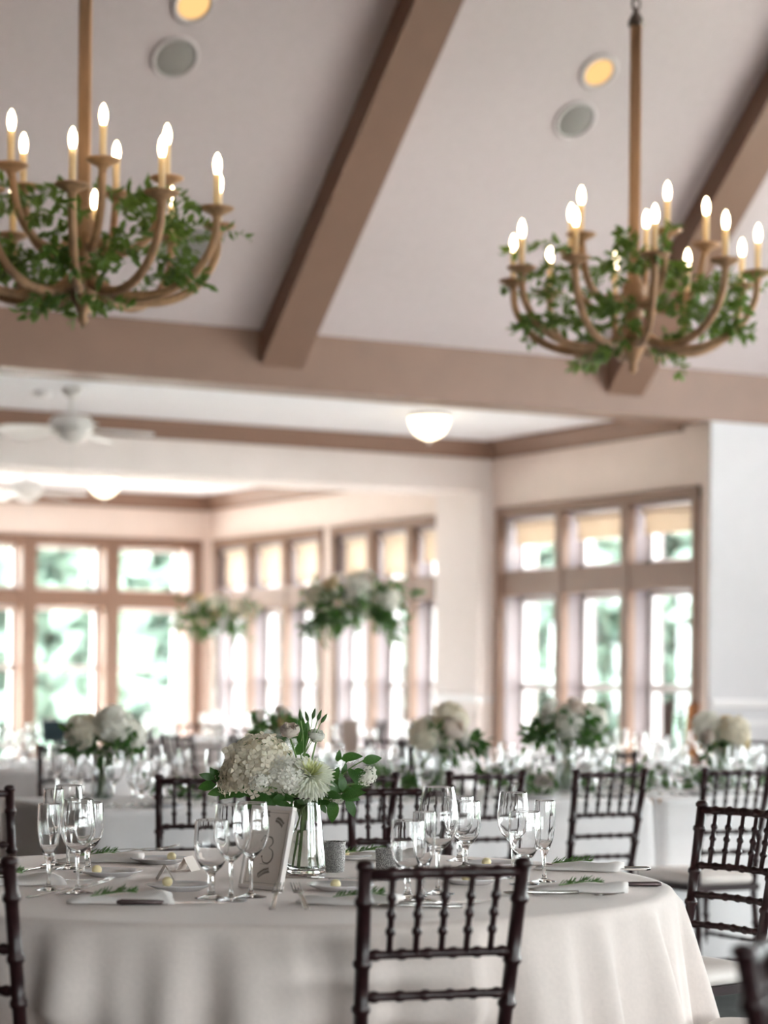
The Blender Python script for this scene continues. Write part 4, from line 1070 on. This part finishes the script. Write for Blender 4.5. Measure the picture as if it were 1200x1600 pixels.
# ------------------------------------------------------------------ flower arrangements in the background
def arrangement(label, glabel, centre, r, base_z, seed, blooms, tall=False, leafy=1.0, squash=.8, tail=None, name='flower_arrangement', bs=1.0):
    rg = random.Random(seed); c = Vector(centre); base = Vector((c.x, c.y, base_z))
    v = thing('glass_vase', glabel, 'vase', base + Vector((0,0,.0005)), 0, 'vases in the background')
    h = c.z - base_z - r*squash*.35
    if tall:
        MB().lathe([(.09,0),(.09,.008),(.02,.02),(.012,.05),(.012,h-.12),(.03,h-.07),(.055,h),(.052,h),(.027,h-.07),(.001,h-.09)], 24).build('glass_body', M_THIN, v, True)
    else:
        MB().lathe([(.040,0),(.044,.004),(.046,.02),(.040,h*.6),(.043,h),(.041,h),(.038,h*.6),(.043,.02),(.001,.012)], 24).build('glass_body', M_THIN, v, True)
        MB().lathe([(.001,.013),(.041,.018),(.038,h*.5),(.001,h*.5)], 20).build('water', M_THIN, v, True)
    t = thing(name, label, 'flowers', (base.x, base.y, base_z + (h-.1 if tall else .02)), 0, 'flower arrangements in the background')
    o = t.location; st = MB()
    dirs = fib(len(blooms), -.15); rg.shuffle(dirs)
    for (mesh, s_), d in zip(blooms, dirs):
        p = c + Vector((d.x*r, d.y*r, d.z*r*squash))*.78
        q = put('bloom', mesh, t, p - o); q.rotation_euler = d.to_track_quat('Z','Y').to_euler(); q.scale = (s_*bs, s_*bs, s_*bs)
        if tall: st.tube([(rg.uniform(-.015,.015), rg.uniform(-.015,.015), .03), p-o], .003, 5)
        else: st.tube([(rg.uniform(-.025,.025), rg.uniform(-.025,.025), 0), (rg.uniform(-.02,.02), rg.uniform(-.02,.02), h*.8), p-o], .003, 5)
    st.build('stems', M_STEM, t)
    for k in range(int(26*leafy)):
        a = rg.uniform(0,6.28); e = rg.uniform(-.5,.8); d = Vector((math.cos(a), math.sin(a), e))
        vine(t, 'leaf_sprig', rg, c - o + Vector((0,0,-r*.25)) + Vector((d.x,d.y,d.z*squash))*r*rg.uniform(.35,.6), d, r*rg.uniform(.45,.8), .055 if not tall else .08, 9, M_LEAF2 if k%2 else M_LEAF, .5)
    if tail:
        for k in range(5):
            d = R0*tail + Vector((0,0,rg.uniform(-.25,.35))) + FWD*rg.uniform(-.4,.4)
            vine(t, 'leaf_sprig', rg, c - o + R0*r*.5*tail, d, r*rg.uniform(.8,1.15), .06, 10, M_LEAF, .35)
    return t
YC = (YL0+YL1)/2
def on_long(px, z): 
    x = x_at(px, YC); return Vector((x, YC, z))
arrangement('cream roses and hydrangea with dark leaves at the left of the long table', 'clear vase under the cream flowers at the left of the long table', on_long(162, 1.01), .125, ZT, 31,
            [(ROSEY,.04),(HYDW,.065),(HYD,.06),(HYDW,.055),(ROSEB,.045),(HYD,.06),(ROSEW,.04)], tail=-.4, leafy=.6, bs=1.08)
arrangement('blush roses behind the hydrangea bouquet, on the long table', 'clear vase hidden behind the main bouquet on the long table', on_long(428, 1.045), .10, ZT, 32,
            [(ROSEB,.045),(ROSEY,.04),(ROSEW,.045),(ROSEB,.05)], leafy=.6)
arrangement('peach and white flowers with trailing leaves in the middle of the long table', 'clear vase under the peach and white flowers mid table', on_long(690, 1.0), .12, ZT, 33,
            [(HYD,.06),(ROSEB,.055),(HYDW,.055),(ROSEW,.04),(ROSEB,.05),(HYD,.05)], tail=1.0, leafy=.35, bs=1.25)
arrangement('dense white roses in dark leaves before the tall right windows', 'clear vase under the dense white roses by the right windows', on_long(885, 1.055), .145, ZT, 34,
            [(ROSEW,.045),(ROSEB,.045),(ROSEY,.035),(HYDW,.05),(ROSEW,.045),(ROSEB,.04),(ROSEW,.045),(HYDW,.05)], leafy=1.5, bs=1.15)
arrangement('low round bouquet of gold and white flowers at the right end of the long table', 'clear vase under the gold and white flowers at the right', on_long(1130, .985), .115, ZT, 35,
            [(ROSEY,.055),(HYDW,.06),(ROSEY,.05),(HYDW,.055),(HYD,.05),(ROSEB,.04)], leafy=.3, bs=1.25)
c1, c2 = far_tables[0][0], far_tables[1][0]
mixed = [(ROSEW,.07),(ROSEB,.07),(HYD,.09),(ROSEY,.06),(HYDW,.09),(ROSEW,.065),(HYD,.08),(ROSEB,.06),(ROSEY,.07),(HYDW,.08),(ROSEW,.07),(ROSEY,.055)]
arrangement('large round white and green flower centrepiece raised on a tall clear stand', 'tall clear stand under the larger raised flower centrepiece', (c1.x, c1.y, 1.71), .30, ZT, 36, mixed, True, 2.0, .66, bs=.95)
arrangement('smaller raised white and green flower centrepiece near the far corner', 'tall clear stand under the smaller raised flower centrepiece', (c2.x, c2.y, 1.70), .27, ZT, 37, mixed[:9], True, 1.2, .75, bs=.95)

# greenery runner along the long table
rgr = random.Random(91)
for i, (xa, xb, lab) in enumerate(((3.7, 5.4, 'left'), (5.5, 7.6, 'right'))):
    g = thing('greenery_runner', 'leafy green runner along the %s half of the long table' % lab, 'garland', ((xa+xb)/2, YC+.10, ZT+.002), 0, 'green runners on the long tables')
    for k in range(int((xb-xa)*26)):
        x = rgr.uniform(xa, xb) - (xa+xb)/2
        vine(g, 'vine', rgr, (x, rgr.uniform(-.16,.16), rgr.uniform(.012,.05)), (rgr.choice((-1,1)), rgr.gauss(0,.4), rgr.uniform(.1,.6)), rgr.uniform(.12,.24), .055, 11, M_LEAF if k%3 else M_LEAF2, .25)
# glasses on the long table
rgg = random.Random(17)
lg_lab = {'wine':'blurred clear wine glass standing along the long table behind', 'goblet':'blurred clear water goblet standing along the long table behind', 'flute':'blurred clear champagne flute standing along the long table behind'}
ORD = ['leftmost', 'second from the left', 'third from the left', 'fourth from the left', 'fifth from the left', 'sixth from the left', 'seventh from the left', 'eighth from the left', 'ninth from the left', 'tenth from the left', 'eleventh from the left']
x = 3.18; col_i = 0
while x < 6.9:
    for side in (-1, 1):
        y = YC + side*.27 + rgg.uniform(-.02,.02)
        for k, (dx, dy) in enumerate(((0,0),(.085,.05),(.10,-.045))):
            kind = ('wine','goblet','flute')[k]
            tag(put(NAME[kind], FARG[kind], None, (x+dx+rgg.uniform(-.012,.012), y+side*dy*.8, ZT+.0008)),
                'clear %s %s along the %s side of the long table' % (CATG[kind], ORD[col_i], 'near' if side < 0 else 'far'), CATG[kind], 'glasses along the long table')
    x += .40; col_i += 1
# bread plates on the long table
x = 3.36; col_i = 0
while x < 6.9:
    for yy in (YL0+.11, YL1-.11): tag(put('bread_plate', PLATE, None, (x, yy, ZT+.0006)), 'small white plate %s on the %s edge of the long table' % (ORD[col_i], 'near' if yy < YC else 'far'), 'plate', 'plates along the long table')
    x += .40; col_i += 1
# glasses on the background tables
for (c, R, desc, m, angs) in far_tables:
    for k in range(8):
        a = -YAW - math.pi/2 + 2*math.pi*k/8
        for kind, rr, da in (('wine',.47,0),('goblet',.50,.20)):
            tag(put(NAME[kind], FARG[kind], None, (c.x+rr*math.cos(a+da), c.y+rr*math.sin(a+da), ZT+.0008)),
                'clear %s on the %s side of %s' % (CATG[kind], side_words(k*45), desc), CATG[kind], 'glasses on the background tables')
# cards and the easel
nv = thing('menu_card', 'dark teal standing card left of the cream flowers on the left', 'card', Vector((far_tables[2][0].x, far_tables[2][0].y, ZT+.001)) + R0*.20 - FWD*.12, -YAW+.3)
MB().box(-.056,.056,-.003,.003,.12,.228,.001).build('panel', M_NAVY, nv)
MB().tube([(0,.004,.004),(0,.004,.14)], .004, 6).build('holder_rod', M_METAL, nv)
MB().lathe([(.04,0),(.04,.004),(.006,.008)], 16).build('holder_base', M_METAL, nv)
kc = thing('table_card', 'tan upright card in front of the bright windows, mid picture', 'card', Vector((c1.x, c1.y, ZT+.001)) - FWD*.55 - R0*.02, -YAW)
MB().box(-.05,.05,-.004,.004,.0,.225,.001).build('panel', M_KRAFT, kc); kc.rotation_euler = Euler((math.radians(-8), 0, -YAW))
MB().add([(-.015,.004,.1),(.015,.004,.1),(.015,.06,.008),(-.015,.06,.008),(-.015,.006,.1),(.015,.006,.1),(.015,.062,.008),(-.015,.062,.008)],
         [(3,2,1,0),(4,5,6,7),(0,1,5,4),(1,2,6,5),(2,3,7,6),(3,0,4,7)]).build('strut', M_KRAFT, kc)
ep = floor_at((1066-600)/FOCAL_PX*13.6, 13.6)
es = thing('easel', 'dark wooden easel with an orange panel before the window by the white wall', 'easel', ep, -YAW)
for s_ in (-1,1): MB().tube([(s_*.20,-.05,0),(s_*.07,0,1.12)], [.017,.014], 8).build('leg', M_EASEL, es)
MB().tube([(0,.38,0),(0,.01,1.08)], [.015,.012], 8).build('rear_leg', M_EASEL, es)
MB().box(-.14,.14,-.045,-.015,.62,.65).build('ledge', M_EASEL, es)
MB().add([(.015,-.03,.80),(.075,-.03,.78),(.105,-.012,1.10),(.03,-.012,1.10),(.015,-.018,.80),(.075,-.018,.78),(.105,0,1.10),(.03,0,1.10)],
         [(0,1,2,3),(7,6,5,4),(0,4,5,1),(1,5,6,2),(2,6,7,3),(3,7,4,0)]).build('panel', M_ORANGE, es)
MB().box(-.115,-.055,-.03,-.015,.70,1.10).build('side_panel', M_EASEL, es)
